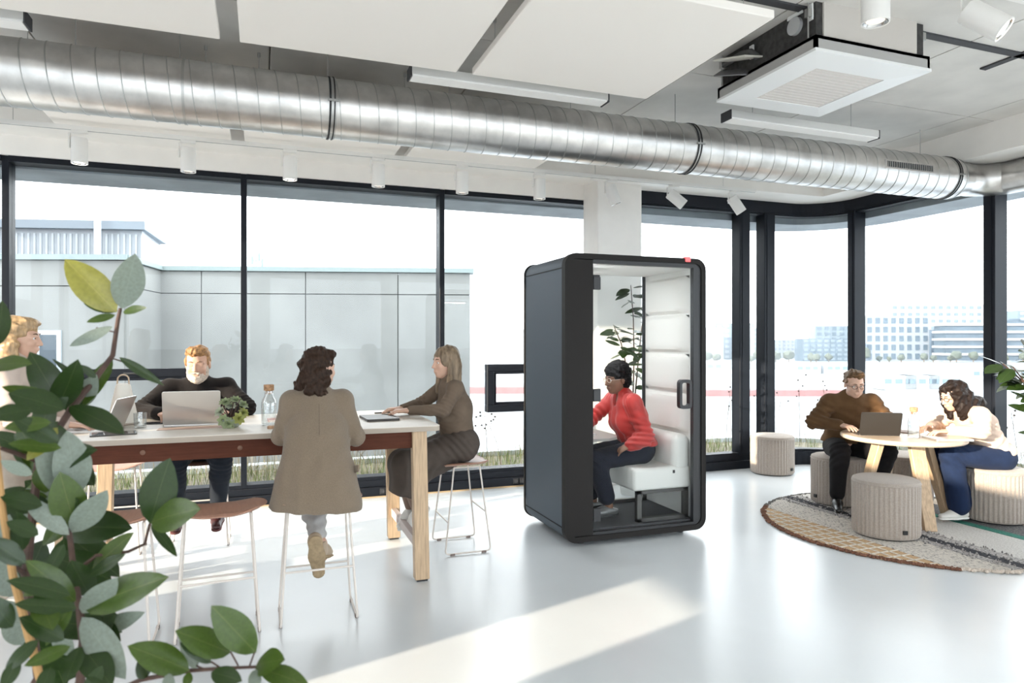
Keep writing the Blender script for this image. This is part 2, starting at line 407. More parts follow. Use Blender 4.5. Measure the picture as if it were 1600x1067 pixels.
# slot grille
gx0, gx1 = on_y(1383, DY-DR).x, on_y(1458, DY-DR).x
ga = math.radians(200)
def on_duct(x, ang, r): return (x, math.cos(ang)*r, math.sin(ang)*r)
gr_c = math.radians(178)
m = MB(); Rg = Matrix.Rotation(gr_c-PI, 3, 'X')
m.box(on_duct((gx0+gx1)/2, gr_c, DR+0.004), (gx1-gx0, 0.014, 0.085), Rg); g = m.build('grille_plate', M_galv, duct, bevel=0.002, seg=1)
m = MB(); m.box(on_duct((gx0+gx1)/2, gr_c, DR+0.0105), (gx1-gx0-0.03, 0.004, 0.052), Rg); m.build('grille_opening', M_dgrey, g)
nf = 22
for k in range(nf):
    xx = gx0+0.02+(gx1-gx0-0.04)*k/(nf-1)
    m = MB(); m.box(on_duct(xx, gr_c, DR+0.014), (0.008, 0.006, 0.052), Rg); m.build('grille_fin', M_galv2, g)
# reducer and elbow towards the right-hand wall side
m = MB(); m.tube([(XE, 0, 0), (XE+0.02, 0, 0), (XE+0.10, 0, 0.0), (XE+0.2, 0, 0.01)], [DR, DR, 0.175, 0.165], 40, True); m.build('reducer', M_galv, duct, smooth=True)
ring(XE+0.05, 0.01, 0.197, M_galv2, 'clamp_band')
pts = [(XE+0.2, 0, 0.01)]
r0 = 0.40
for j in range(1, 9):
    a = math.radians(62)*j/8
    pts.append((XE+0.26+r0*math.sin(a)*0.9, -r0*(1-math.cos(a)), 0.01))
lx, ly = pts[-1][0], pts[-1][1]
pts += [(lx+0.02, ly-0.6, 0.01), (lx+0.02, ly-4.5, 0.01)]
m = MB(); m.tube(pts, 0.16, 36); m.build('elbow', M_galv, duct, smooth=True)
for k, yy in enumerate((0.30, 0.43, 0.56, 0.69)):
    m = MB(); m.tube([(lx+0.02, ly-yy, 0.01), (lx+0.02, ly-yy-0.008, 0.01)], 0.1645, 30); m.build('spiral_seam', M_galv2, duct, smooth=True)
# ---- linear lamps
M_lampbody = mat('lamp_grey', (0.66, 0.65, 0.63), 0.5)
M_diff = mat('lamp_diffuser', (0.85, 0.84, 0.82), 0.4, emit=(1, 0.96, 0.9), estr=0.03)
def linear_lamp(x0, x1, y, z, label):
    t = thing('linear_lamp', label, 'ceiling lamp', ((x0+x1)/2, y, z), 0, 'linear ceiling lamps')
    w = (x1-x0)/2
    m = MB(); m.b2((-w, -0.06, 0.010), (w, 0.06, 0.068)); m.build('housing', M_lampbody, t, bevel=0.003, seg=1)
    m = MB(); m.b2((-w+0.01, -0.055, 0), (w-0.01, 0.055, 0.012)); m.build('diffuser', M_diff, t)
    for s_ in (-1, 1):
        m = MB(); m.b2((s_*w-0.004*s_, -0.061, -0.002), (s_*w+0.006*s_, 0.061, 0.070)); m.build('end_cap', M_dgrey, t)
        m = MB(); m.tube([(s_*(w-0.25), 0, 0.075), (s_*(w-0.25), 0, ZC-z)], 0.003, 6); m.build('hanger_wire', M_galv2, t)
LY, LZ = 4.42, 3.29
linear_lamp(on_y(640, LY).x, on_y(945, LY).x, LY, LZ, 'long flat grey linear lamp partly hidden above the middle white rafts')
linear_lamp(on_y(1135, LY).x, on_y(1365, LY).x, LY, LZ, 'long flat grey linear lamp hung between duct and ceiling cassette')
linear_lamp(on_y(43, LY).x-1.45, on_y(43, LY).x, LY, LZ, 'flat grey linear lamp above the first white raft, by the left end of the duct')
# ---- ceiling cassette (air conditioning) with its casing open
cz = 3.296; cy1 = 4.15; cx0 = 0.747*cy1; cx1 = 0.9758*cy1; cs = cx1-cx0
ac = thing('ceiling_cassette', 'white square air conditioning cassette with grey grille and exposed black casing', 'air conditioner', ((cx0+cx1)/2, cy1-cs/2, cz))
h = cs/2
M_acw = mat('cassette_white', (0.86, 0.86, 0.85), 0.35)
m = MB()   # face frame as four trapezoids with thickness
inner = h*0.60
for k in range(4):
    R = Matrix.Rotation(k*PI/2, 3, 'Z')
    vs = [R @ Vector(v) for v in ((-h, -h, 0.012), (h, -h, 0.012), (inner, -inner, 0), (-inner, -inner, 0), (-h, -h, 0.03), (h, -h, 0.03), (inner, -inner, 0.03), (-inner, -inner, 0.03))]
    m.add(vs, [(0, 1, 2, 3), (7, 6, 5, 4), (0, 4, 5, 1), (3, 2, 6, 7), (0, 3, 7, 4), (1, 5, 6, 2)])
m.build('face_frame', M_acw, ac)
m = MB(); m.b2((-inner, -inner, 0.006), (inner, inner, 0.03)); g = m.build('intake_grille', mat('intake_grey', (0.72, 0.68, 0.64), 0.7), ac)
for k in range(13):
    yy = -inner+0.03+(2*inner-0.06)*k/12
    m = MB(); m.b2((-inner+0.02, yy-0.004, 0.003), (inner-0.02, yy+0.004, 0.008)); m.build('louvre', mat('louvre_grey', (0.74, 0.70, 0.67), 0.6), g)
m = MB(); hh = h*0.985
for (a, b) in (((-hh, -hh, 0.03), (hh, -hh+0.02, 0.11)), ((-hh, hh-0.02, 0.03), (hh, hh, 0.11)), ((-hh, -hh, 0.03), (-hh+0.02, hh, 0.11)), ((hh-0.02, -hh, 0.03), (hh, hh, 0.11))): m.b2(a, b)
m.b2((-hh, -hh, 0.09), (hh, hh, 0.11)); m.build('metal_tray', mat('tray_steel', (0.50, 0.49, 0.48), 0.45, 0.4), ac)
bh = h*0.93
M_foam = mat('black_foam', (0.045, 0.043, 0.042), 0.85, var=0.35, vscale=30, bump=0.3, bscale=60)
m = MB(); m.b2((-bh, -bh, 0.11), (bh, bh, ZC-cz)); m.build('casing', M_foam, ac)
m = MB(); m.b2((-bh+0.05, -bh-0.012, 0.11), (bh-0.07, -bh, ZC-cz)); m.build('cover_sheet', mat('cover_beige', (0.62, 0.58, 0.54), 0.8, bump=0.1, bscale=200), ac)
xs_ = -bh-0.004
m = MB(); m.tube([(xs_-0.02, -bh+0.16, 0.30-0.06), (xs_+0.01, -bh+0.16, 0.30-0.06)], 0.055, 24); m.build('duct_port_cap', mat('port_grey', (0.5, 0.5, 0.5), 0.5), ac, smooth=True)
for (yy, zz, sy_, sz_, nm) in ((-bh+0.03, 0.27, 0.035, 0.1, 'rating_plate'), (-bh+0.16, 0.335-0.02, 0.13, 0.035, 'warning_label'), (0.12, 0.24, 0.04, 0.09, 'valve_body')):
    m = MB(); m.b2((xs_-0.012, yy-sy_/2, min(zz-sz_/2, 0.3)), (xs_, yy+sy_/2, min(zz+sz_/2, ZC-cz-0.002))); m.build(nm, M_acw, ac, bevel=0.003)
m = MB(); m.tube([(xs_-0.03, 0.38, 0.25), (xs_-0.035, 0.2, 0.25), (xs_-0.03, 0.1, 0.23), (xs_-0.02, 0.05, 0.18)], 0.022, 10); m.build('pipe', mat('pipe_lagging', (0.10, 0.10, 0.10), 0.8), ac, smooth=True)
m = MB(); R = Euler((0.25, -0.15, 0.1)).to_matrix(); m.box((xs_-0.09, 0.16, 0.20), (0.17, 0.30, 0.012), R); m.build('drip_tray', mat('tray_cream', (0.72, 0.69, 0.63), 0.5), ac, bevel=0.004)
m = MB(); R = Euler((0.35, -0.6, 0.0)).to_matrix(); m.box((xs_-0.03, 0.28, 0.155), (0.08, 0.3, 0.008), R); m.build('bent_sheet', mat('bent_steel', (0.25, 0.25, 0.26), 0.4, 0.6), ac)
for sx_ in (-1, 1):
    for sy_ in (-1, 1):
        m = MB(); m.tube([(sx_*(bh+0.03), sy_*(bh-0.03), 0.11), (sx_*(bh+0.03), sy_*(bh-0.03), ZC-cz)], 0.005, 6); m.build('threaded_rod', M_galv2, ac)
        m = MB(); m.box((sx_*(bh+0.02), sy_*(bh-0.03), 0.26), (0.05, 0.03, 0.05)); m.build('bracket', M_galv2, ac)
# ---- lighting track and spotlights
TY, TZ = 6.12, 3.205
tr = thing('lighting_track', 'slim white lighting track running along the window wall', 'lighting track', (0, TY, TZ))
m = MB(); m.b2((XL+0.02, -0.018, 0), (on_y(1180, TY).x, 0.018, 0.032)); m.build('rail', M_white, tr)
m = MB(); m.b2((XL+0.02, -0.006, -0.002), (on_y(1180, TY).x, 0.006, 0.001)); m.build('contact_slot', mat('slot_grey', (0.4, 0.39, 0.38), 0.6), tr)
for px in (20, 930, 1130):
    xx = on_y(px, TY).x; m = MB(); m.tube([(xx, 0, 0.03), (xx, 0, ZC-TZ)], 0.0025, 5); m.build('hanger_wire', M_galv2, tr)
M_lens = mat('lamp_lens', (0.9, 0.88, 0.82), 0.2, emit=(1.0, 0.93, 0.80), estr=9.0)
M_lens_off = mat('lamp_lens_dim', (0.35, 0.34, 0.33), 0.15, emit=(1.0, 0.93, 0.80), estr=0.35)
M_refl = mat('lamp_reflector', (0.6, 0.6, 0.6), 0.2, 1.0)
def spotlight(loc, tilt, azim, lens, label, grp, sc=1.0, power=0):
    t = thing('track_spotlight', label, 'spotlight', loc, azim, grp)
    r = 0.052*sc; hgt = 0.175*sc; drop = 0.055*sc
    m = MB(); m.b2((-0.05*sc, -0.016, -0.022*sc), (0.05*sc, 0.016, 0.0)); m.build('track_adapter', M_white, t, bevel=0.003, seg=1)
    R = Matrix.Rotation(tilt, 3, 'Y'); piv = Vector((0, 0, -drop-0.055*sc))
    m = MB(); m.b2((-r-0.012*sc, -0.014*sc, -drop-0.07*sc), (-r-0.004*sc, 0.014*sc, -0.02*sc)); m.build('arm', M_white, t, bevel=0.002, seg=1)
    prof = [(r*0.96, 0.055*sc), (r, 0.045*sc), (r, -hgt+0.055*sc), (r*0.9, -hgt+0.055*sc), (r*0.86, -hgt+0.085*sc)]
    m = MB(); m.lathe(prof, 28); m.v = [tuple(R @ Vector(v)+piv) for v in m.v]; b = m.build('lamp_body', M_white, t, smooth=True)
    m = MB(); m.lathe([(r*0.86, -hgt+0.058*sc), (r*0.62, -hgt+0.078*sc)], 24, (0, 0, 0), False, False); m.v = [tuple(R @ Vector(v)+piv) for v in m.v]; m.build('reflector', M_refl, b, smooth=True)
    m = MB(); m.lathe([(r*0.66, -hgt+0.064*sc), (r*0.66, -hgt+0.070*sc)], 20); m.v = [tuple(R @ Vector(v)+piv) for v in m.v]; m.build('lens', lens, b, smooth=True)
    if power:
        ld = bpy.data.lights.new('spot_beam', 'SPOT'); lo = bpy.data.objects.new('spot_beam', ld); COL.objects.link(lo); lo.parent = t
        ld.energy = power; ld.spot_size = math.radians(75); ld.spot_blend = 0.8; ld.shadow_soft_size = 0.04; ld.color = (1, 0.90, 0.76)
        dirv = R @ Vector((0, 0, -1)); lo.location = piv+dirv*(hgt-0.02*sc); lo.rotation_euler = dirv.to_track_quat('-Z', 'Y').to_euler()
    return t
near = ['over the far left of the long table', 'over the silver laptop', 'over the bottle on the long table', 'left of the woman in brown', 'above the woman in brown', 'between the booth and the woman in brown', 'in front of the column', 'just right of the column', 'near the rounded glass corner']
for k, (px, tilt, az, ls) in enumerate(((124, 0, 0, M_lens), (294, 0, 0, M_lens_off), (453, 0, 0, M_lens), (591, 0, 0, M_lens_off), (722, 0, 0, M_lens_off), (843, 0, 0, M_lens_off), (956, -0.35, -0.3, M_lens_off), (1053, -0.85, -0.5, M_lens_off), (1148, -0.6, -0.3, M_lens))):
    spotlight((on_y(px, TY).x, TY, TZ), tilt, az, ls, 'white cylindrical track spotlight '+('tilted ' if tilt else 'hanging straight down ')+near[k], 'track spotlights along the window', 1.12, 55 if ls is M_lens else 0)
q = at_d(1368, 12, 3.5); spotlight((q.x, q.y, ZC-0.12), 0, 0.3, M_lens_off, 'large white spotlight pointing straight down beside the ceiling cassette', 'near spotlights', 1.3, 0)
tr2 = thing('lighting_track', 'short white lighting track close to the ceiling right of the cassette', 'lighting track', (q.x, q.y, ZC-0.10)); m = MB(); m.b2((-0.6, -0.018, -0.02), (1.2, 0.018, 0.012)); m.build('rail', M_white, tr2)
for xx in (-0.4, 1.0):
    m = MB(); m.tube([(xx, 0, 0.01), (xx, 0, 0.1)], 0.003, 5); m.build('hanger_wire', M_galv2, tr2)
q2 = at_d(1545, 10, 3.9); spotlight((q.x+0.75, q.y, ZC-0.12), -0.85, -1.0, M_lens, 'large white spotlight tilted sideways at the end of the short ceiling track', 'near spotlights', 1.3, 40)
# ================================================================ OUTSIDE
M_water = mat('harbour_water', (0.33, 0.36, 0.39), 0.6, var=0.12, vscale=0.05, bump=0.15, bscale=0.6, spec=0.25)
GZ = -8.0
m = MB(); m.b2((-900, -900, GZ-1), (1200, 1500, GZ)); struct(m.build('ground', M_water), 'pale grey harbour water reaching to the skyline', 'water')
# own building below the window sill (green roof edge)
M_soil = mat('roof_soil', (0.20, 0.18, 0.13), 0.95, var=0.3, vscale=12, bump=0.6, bscale=30)
M_ledge = mat('ledge_metal', (0.55, 0.60, 0.64), 0.45)
def ring_band(o0, o1, z0, z1):
    a = [(XL, YW-o0)]+offset_path(o0)[1:-1]+[(XW-o0, YR)]; b = [(XL, YW-o1)]+offset_path(o1)[1:-1]+[(XW-o1, YR)]
    return strip_along(a, b, z0, z1)
struct(ring_band(-0.16, -0.36, -0.3, 0.14).build('trim_4', M_ledge))
gr_bed = ring_band(-0.36, -1.55, -0.5, 0.06).build('planted_roof_edge', M_soil); struct(gr_bed, 'strip of brown soil along the roof edge outside the windows', 'soil bed')
struct(ring_band(-1.55, -1.72, -6.0, 0.12).build('trim_5', M_ledge))
# grass: thousands of blades, one object
def blades(n, spots, hmin, hmax, wid, lean, seed):
    rnd = random.Random(seed); vs = []; fs = []
    for i in range(n):
        x, y, z = spots(rnd); h = rnd.uniform(hmin, hmax); a = rnd.uniform(0, 2*PI); ln = rnd.uniform(0.1, lean)*h
        w = wid*rnd.uniform(0.6, 1.2); b = a+PI/2+rnd.uniform(-.6, .6)
        ox, oy = math.cos(b)*w, math.sin(b)*w; dx, dy = math.cos(a)*ln, math.sin(a)*ln
        k = len(vs)
        vs += [(x-ox, y-oy, z), (x+ox, y+oy, z), (x+dx*.35-ox*.7, y+dy*.35-oy*.7, z+h*.6), (x+dx*.35+ox*.7, y+dy*.35+oy*.7, z+h*.6), (x+dx, y+dy, z+h)]
        fs += [(k, k+1, k+3, k+2), (k+2, k+3, k+4)]
    return vs, fs
def bed_spot(rnd):
    s = rnd.uniform(-3.4, 13.5); o = rnd.uniform(0.42, 1.5)
    if s < CXC: return (s, YW+o, 0.05)
    s -= CXC
    if s < 0.9:
        a = PI/2*(1-s/0.9); return (CXC+(RC+o)*math.cos(a), CYC+(RC+o)*math.sin(a), 0.05)
    return (XW+o, CYC-(s-0.9), 0.05)
vs, fs = blades(5200, bed_spot, 0.06, 0.20, 0.004, 0.8, 3)
m = MB(); m.v = vs; m.f = fs; o = m.build('grass', mat('fresh_grass', (0.14, 0.20, 0.05), 0.7, var=0.3, vscale=6)); tag(o, 'short green grass growing along the roof edge outside the windows', 'grass', kind='stuff')
def bed_spot2(rnd):
    while True:
        q = bed_spot(rnd)
        if rnd.random() < 0.35+0.65*(math.sin(q[0]*1.7+q[1]*0.9) > 0): return q
vs, fs = blades(3600, bed_spot2, 0.25, 0.72, 0.0022, 0.9, 5)
m = MB(); m.v = vs; m.f = fs; o = m.build('dry_grass', mat('dry_straw', (0.30, 0.255, 0.16), 0.8, var=0.25, vscale=6)); tag(o, 'tall straw coloured dry grass behind the glass', 'grass', kind='stuff')
# dry stems with dark seed heads, each its own plant
M_stem = mat('dry_stem', (0.12, 0.09, 0.06), 0.9); M_seed = mat('seed_head', (0.05, 0.04, 0.035), 0.9)
rnd = random.Random(11)
for k, (px, ytop, Y) in enumerate(((1256, 590, 0), (1300, 600, 0), (1190, 585, 0), (1140, 610, 0), (1216, 620, 0), (745, 655, 7.8), (792, 652, 7.7), (770, 645, 7.9), (584, 700, 7.8), (700, 690, 7.7), (1592, 640, -1))):
    if Y == 0: base = on_y(px-6, 7.85)
    elif Y == -1: base = on_x(px, 7.7)
    else: base = on_y(px-8, Y)
    base.z = 0.06
    d = (base.x*SA+base.y*CA); zt = CAMH-(ytop-533.5)*d/FPX; hh = max(0.4, zt-0.06)
    t = thing('dry_weed', 'thin dry weed stalk with dark seed heads behind the glass', 'weed', base, 0, 'dry weeds on the roof edge')
    ln = rnd.uniform(-.25, .25); m = MB(); m.tube([(0, 0, 0), (ln*.3, 0, hh*.5), (ln, 0, hh)], [0.004, 0.003, 0.002], 5); s_ = m.build('stalk', M_stem, t)
    for j in range(5):
        zz = hh*(0.62+0.08*j); bx_ = rnd.uniform(-.12, .12); by_ = rnd.uniform(-.08, .08); p0 = Vector((ln*(.3+.7*(zz/hh-.5)*2) if zz > hh*.5 else 0, 0, zz*0.93)); p1 = Vector((p0.x+bx_, by_, min(zz+.1, hh+.05)))
        m = MB(); m.tube([p0, p1], 0.0016, 4); m.build('branch', M_stem, t)
        m = MB(); m.lathe([(0.002, -0.010), (0.012, -0.004), (0.013, 0.004), (0.004, 0.012)], 7, p1); m.build('seed_head', M_seed, t, smooth=True)
# ---- neighbouring concrete building
M_nc = mat('neighbour_concrete', (0.27, 0.275, 0.265), 0.85, var=0.13, vscale=0.9)
M_cop = mat('coping_metal', (0.28, 0.34, 0.34), 0.5)
nb = thing('concrete_building', 'blank grey-green concrete building with panel joints and metal coping beyond the windows', 'building', (0, 0, -6))
PT = [(3.58, 12.0), (-1.69, 13.43), (-1.98, 11.9), (-9.5, 14.4)]
ZT = 2.85+6
core = MB(); back = [(x*1.0+1.5, y+9) for x, y in PT[::-1]]
core.prism([(x, y+0.06) for x, y in PT]+[(-9.5, 19), (3.55, 19)], 0, ZT-0.06); core.build('core_wall', mat('joint_dark', (0.16, 0.18, 0.18), 0.9), nb)
def wall_panels(p, q, cuts_s, zs):
    p, q = Vector((*p, 0)), Vector((*q, 0)); d = q-p; Ln = d.length; d.normalize(); nrm = Vector((-d.y, d.x, 0)); 
    if nrm.y > 0: nrm = -nrm
    for i in range(len(cuts_s)-1):
        for j in range(len(zs)-1):
            a = p+d*(cuts_s[i]*Ln+0.008); b = p+d*(cuts_s[i+1]*Ln-0.008)
            o = MB(); th = nrm*0.02
            vs = [a+th, b+th, b-nrm*0.07, a-nrm*0.07]
            o.prism([(v.x, v.y) for v in vs], zs[j]+0.008, zs[j+1]-0.008); o.build('wall_panel', M_nc, nb)
ZS = [0, 3.0, 6.0, ZT-0.43, ZT-0.03]
wall_panels(PT[0], PT[1], [0, .24, .54, .87, 1], ZS); wall_panels(PT[1], PT[2], [0, 1], ZS); wall_panels(PT[2], PT[3], [0, .35, .7, 1], ZS)
for i in range(3):
    p, q = Vector((*PT[i], 0)), Vector((*PT[i+1], 0)); d = (q-p).normalized(); nn = Vector((-d.y, d.x, 0)); nn = -nn if nn.y > 0 else nn
    p -= d*0.06; q += d*0.04
    m = MB(); vs = [p+nn*0.07, q+nn*0.07, q-nn*0.3, p-nn*0.3]; m.prism([(v.x, v.y) for v in vs], ZT-0.03, ZT+0.05); m.build('coping', M_cop, nb)
# its window
q0 = on_z  # alias unused
def on_seg(px, A, B):
    a, b = ray(px); ax, ay = A; dx, dy = B[0]-A[0], B[1]-A[1]
    det = a*(-dy)-b*(-dx); t = (ax*(-dy)-ay*(-dx))/det
    return Vector((a*t, b*t, 0)), t
A, dA = on_seg(58, PT[2], PT[3]); B, dB = on_seg(98, PT[2], PT[3])
def zat(py, d): return CAMH-(py-533.5)*d/FPX
d = (B-A).normalized(); nn = Vector((d.y, -d.x, 0)); nn = nn if nn.y < 0 else -nn
z0, z1 = zat(640, dA)+6, zat(516, dA)+6
m = MB(); vs = [A+nn*0.05, B+nn*0.05, B-nn*0.05, A-nn*0.05]; m.prism([(v.x, v.y) for v in vs], z0, z1); fr = m.build('window', mat('pale_frame', (0.5, 0.55, 0.58), 0.5), nb)
A2, B2 = A+d*0.07, B-d*0.07; m = MB(); vs = [A2+nn*0.06, B2+nn*0.06, B2, A2]; m.prism([(v.x, v.y) for v in vs], z0+0.07, z1-0.07); m.build('pane', mat('dark_pane', (0.05, 0.07, 0.09), 0.1), fr)
# light drain pipe and rooftop aerial
A, dA = on_seg(143, PT[2], PT[3])
# ---- metal-clad upper building
mb_ = thing('metal_clad_building', 'pale ribbed metal-clad building rising behind the concrete wall', 'building', (0, 0, -6))
P1 = at_d(-60, 345, 21.0); P2 = at_d(222, 352, 21.5); P3 = at_d(250, 384, 24.5)
M_clad = mat('pale_cladding', (0.42, 0.45, 0.48), 0.5, var=0.05, vscale=2)
zt = P2.z+6
m = MB(); m.prism([(P1.x, P1.y), (P2.x, P2.y), (P3.x, P3.y), (P3.x-1, P3.y+8), (P1.x-1, P1.y+12)], 0, zt); m.build('body_wall', M_clad, mb_)
nrib = 30
dv = (Vector((P2.x, P2.y, 0))-Vector((P1.x, P1.y, 0))); 
for k in range(nrib+1):
    c = Vector((P1.x, P1.y, 0))+dv*(k/nrib); m = MB(); m.b2((c.x-0.03, c.y-0.06, 4), (c.x+0.03, c.y+0.05, zt-0.3)); m.build('rib', M_clad, mb_)
m = MB(); a = Vector((P1.x, P1.y-0.25, 0)); b = Vector((P2.x+0.1, P2.y-0.25, 0)); c = Vector((P3.x+0.2, P3.y, 0))
m.prism([(a.x, a.y), (b.x, b.y), (c.x, c.y), (c.x-1.5, c.y+1), (b.x-1, b.y+1.5), (a.x, a.y+1)], zt-0.16, zt+0.10); m.build('roof_edge', mat('roof_edge_grey', (0.25, 0.29, 0.33), 0.6), mb_)
pp = at_d(152, 345, 20.7); m = MB(); m.tube([(pp.x, pp.y, 4), (pp.x, pp.y, pp.z+6.3)], 0.10, 10); m.build('vent_pipe', mat('pale_pipe', (0.6, 0.62, 0.64), 0.5), mb_, smooth=True)
# rooftop aerial beyond
ae = at_d(400, 418, 30.0); t = thing('roof_aerial', 'small rooftop aerial mast above the concrete building', 'aerial', (ae.x, ae.y, -8))
h0 = ae.z+8
m = MB(); m.tube([(0, 0, 0), (0, 0, h0+0.6)], 0.03, 6); m.build('mast', M_cop, t)
for dx, dz in ((-0.15, 0.15), (0.13, 0.3), (0.25, 0.05)):
    m = MB(); m.b2((dx-0.05, -0.03, h0+dz), (dx+0.05, 0.03, h0+dz+0.35)); m.build('antenna', M_cop, t)
m = MB(); m.tube([(-0.2, 0, h0+0.3), (0.35, 0, h0+0.3)], 0.02, 5); m.build('crossbar', M_cop, t)
# ---- far quay, barges, boats
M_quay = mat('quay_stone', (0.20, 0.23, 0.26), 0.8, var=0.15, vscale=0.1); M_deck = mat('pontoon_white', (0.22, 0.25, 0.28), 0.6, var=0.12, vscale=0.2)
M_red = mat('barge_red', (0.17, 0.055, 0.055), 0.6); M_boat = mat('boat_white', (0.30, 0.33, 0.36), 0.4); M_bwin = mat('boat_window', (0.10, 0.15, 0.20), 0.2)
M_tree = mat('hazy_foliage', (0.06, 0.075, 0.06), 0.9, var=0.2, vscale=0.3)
q = on_z(900, 583, GZ)
def far_box(name, m_, px0, px1, d, ytop, ybot, depth, label, cat, parent=None, grp=None, pn='body'):
    """block with a camera-facing width px0..px1 at distance d"""
    a = at_d(px0, ytop, d); b = at_d(px1, ytop, d); zb = at_d(px0, ybot, d).z
    return a, b, zb
def barge(px0, px1, d, htop, m_, label, cabins=0, grp='barges on the harbour'):
    a = at_d(px0, 533.5, d); b = at_d(px1, 533.5, d); c = (a+b)/2; w = (b-a).length
    t = thing('barge', label, 'barge', (c.x, c.y, GZ), math.atan2(b.y-a.y, b.x-a.x), grp)
    m = MB(); m.prism([(-w/2, -3), (w/2-2, -3), (w/2, 0), (w/2-2, 3), (-w/2, 3)], 0, htop); m.build('hull', m_, t)
    m = MB(); m.b2((-w/2+0.4, -2.6, htop), (w/2-2.4, 2.6, htop+0.25)); m.build('deck', M_deck, t)
    for k in range(cabins):
        xx = -w/2+w*(k+0.7)/(cabins+0.6); m = MB(); m.b2((xx-3, -2, htop+.25), (xx+3, 2, htop+2.6)); cb_ = m.build('cabin', M_boat, t)
        for j in range(3):
            m = MB(); m.b2((xx-2.5+j*1.8, -2.05, htop+1.2), (xx-1.3+j*1.8, -1.95, htop+2.0)); m.build('cabin_window', M_bwin, cb_)
    return t
barge(1012, 1330, 122, 1.1, M_red, 'long low red barge lying behind the booth and white pouf')
barge(1090, 1420, 98, 0.9, M_deck, 'long white flat barge in front of the red barge', 0)
barge(690, 1000, 128, 1.2, M_red, 'long low red barge seen between the concrete building and the booth')
barge(735, 1010, 90, 0.9, M_deck, 'white flat barge moored below the small vent window', 1)
barge(1020, 1152, 150, 2.6, M_boat, 'white rounded passenger boat seen beside the booth', 2, 'boats on the harbour')
barge(1370, 1500, 118, 1.2, M_boat, 'white houseboat with square cabins seen between the two seated colleagues', 3, 'boats on the harbour')
barge(1225, 1345, 165, 1.6, M_boat, 'pale cabin boat seen left of the man in the brown sweatshirt', 2, 'boats on the harbour')
barge(1490, 1640, 140, 1.5, M_boat, 'white houseboat behind the woman in the cream sweater', 2, 'boats on the harbour')
# far quay
a, b = on_z(300, 576, GZ), on_z(2600, 576, GZ)
qd = 236.0
A, B = at_d(250, 533.5, qd), at_d(2300, 533.5, qd); v = (B-A).normalized(); nn = Vector((-v.y, v.x, 0))
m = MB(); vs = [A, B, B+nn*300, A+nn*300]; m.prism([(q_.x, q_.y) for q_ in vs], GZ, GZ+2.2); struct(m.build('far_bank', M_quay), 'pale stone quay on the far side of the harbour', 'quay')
# trees along the quay
rnd = random.Random(5)
def blob(name, c, r, m_, parent, seed):
    bm = bmesh.new(); bmesh.ops.create_icosphere(bm, subdivisions=2, radius=1.0); rr = random.Random(seed)
    for v_ in bm.verts: v_.co *= rr.uniform(0.8, 1.15); v_.co.x *= r[0]; v_.co.y *= r[1]; v_.co.z *= r[2]; v_.co += Vector(c)
    me = bpy.data.meshes.new(name); bm.to_mesh(me); bm.free(); return link(name, me, m_, parent, True)
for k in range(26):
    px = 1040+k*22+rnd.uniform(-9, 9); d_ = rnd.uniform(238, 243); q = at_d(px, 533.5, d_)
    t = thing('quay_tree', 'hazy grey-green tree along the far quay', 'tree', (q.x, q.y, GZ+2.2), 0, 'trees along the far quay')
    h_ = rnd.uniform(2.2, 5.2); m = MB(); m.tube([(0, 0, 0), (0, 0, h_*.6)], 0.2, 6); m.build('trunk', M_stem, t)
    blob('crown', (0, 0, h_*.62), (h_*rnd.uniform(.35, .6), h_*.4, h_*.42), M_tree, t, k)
# far buildings
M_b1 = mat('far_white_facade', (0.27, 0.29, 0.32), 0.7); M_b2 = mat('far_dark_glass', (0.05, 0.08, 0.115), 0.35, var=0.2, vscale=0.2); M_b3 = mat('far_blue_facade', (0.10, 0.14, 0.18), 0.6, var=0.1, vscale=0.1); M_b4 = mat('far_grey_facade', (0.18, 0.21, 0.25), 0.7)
def far_building(px0, px1, ytop, d, depth_, m_body, label, rows=0, cols=0, bands=0, wm=None, ybot=576, bm_=None, wfrac=(0.55, 0.55)):
    depth = 7.0; a = at_d(px0, ytop, d); b = at_d(px1, ytop, d); zb = GZ+2.2; c = (a+b)/2; w = (b-a).length; H = a.z-zb
    t = thing('far_building', label, 'building', (c.x, c.y, zb), math.atan2(b.y-a.y, b.x-a.x), 'buildings across the harbour')
    m = MB(); m.b2((-w/2, 0, 0), (w/2, depth, H)); m.build('facade', m_body, t)
    if bands:
        for k in range(bands+1):
            zz = H*k/bands; m = MB(); m.b2((-w/2-.8, -1.2, zz-.42 if k else 0), (w/2+.8, depth, zz+.42)); m.build('floor_band', bm_ or M_b1, t)
    if rows:
        cw = w/cols; rh = H/rows; wmh = None
        for i in range(cols):
            for j in range(rows):
                if wmh is None:
                    mm = MB(); mm.b2((-cw*wfrac[0]/2, -0.25, -rh*wfrac[1]/2), (cw*wfrac[0]/2, 0.3, rh*wfrac[1]/2)); o = mm.build('window', wm or M_b2, t); wmh = o.data
                else: o = bpy.data.objects.new('window', wmh); COL.objects.link(o); o.parent = t
                o.location = (-w/2+cw*(i+.5), 0, rh*(j+.5))
    return t
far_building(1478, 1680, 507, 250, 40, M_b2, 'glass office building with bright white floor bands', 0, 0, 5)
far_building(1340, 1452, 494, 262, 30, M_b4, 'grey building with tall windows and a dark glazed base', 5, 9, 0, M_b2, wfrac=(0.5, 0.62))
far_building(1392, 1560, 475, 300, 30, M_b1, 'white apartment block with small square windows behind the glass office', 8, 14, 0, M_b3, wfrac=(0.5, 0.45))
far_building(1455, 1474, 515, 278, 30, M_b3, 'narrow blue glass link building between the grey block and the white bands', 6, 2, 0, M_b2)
far_building(1254, 1338, 529, 255, 40, M_b2, 'dark blue cubic office block left of the man in the sweatshirt', 5, 8, 0, M_b3, wfrac=(0.6, 0.5))
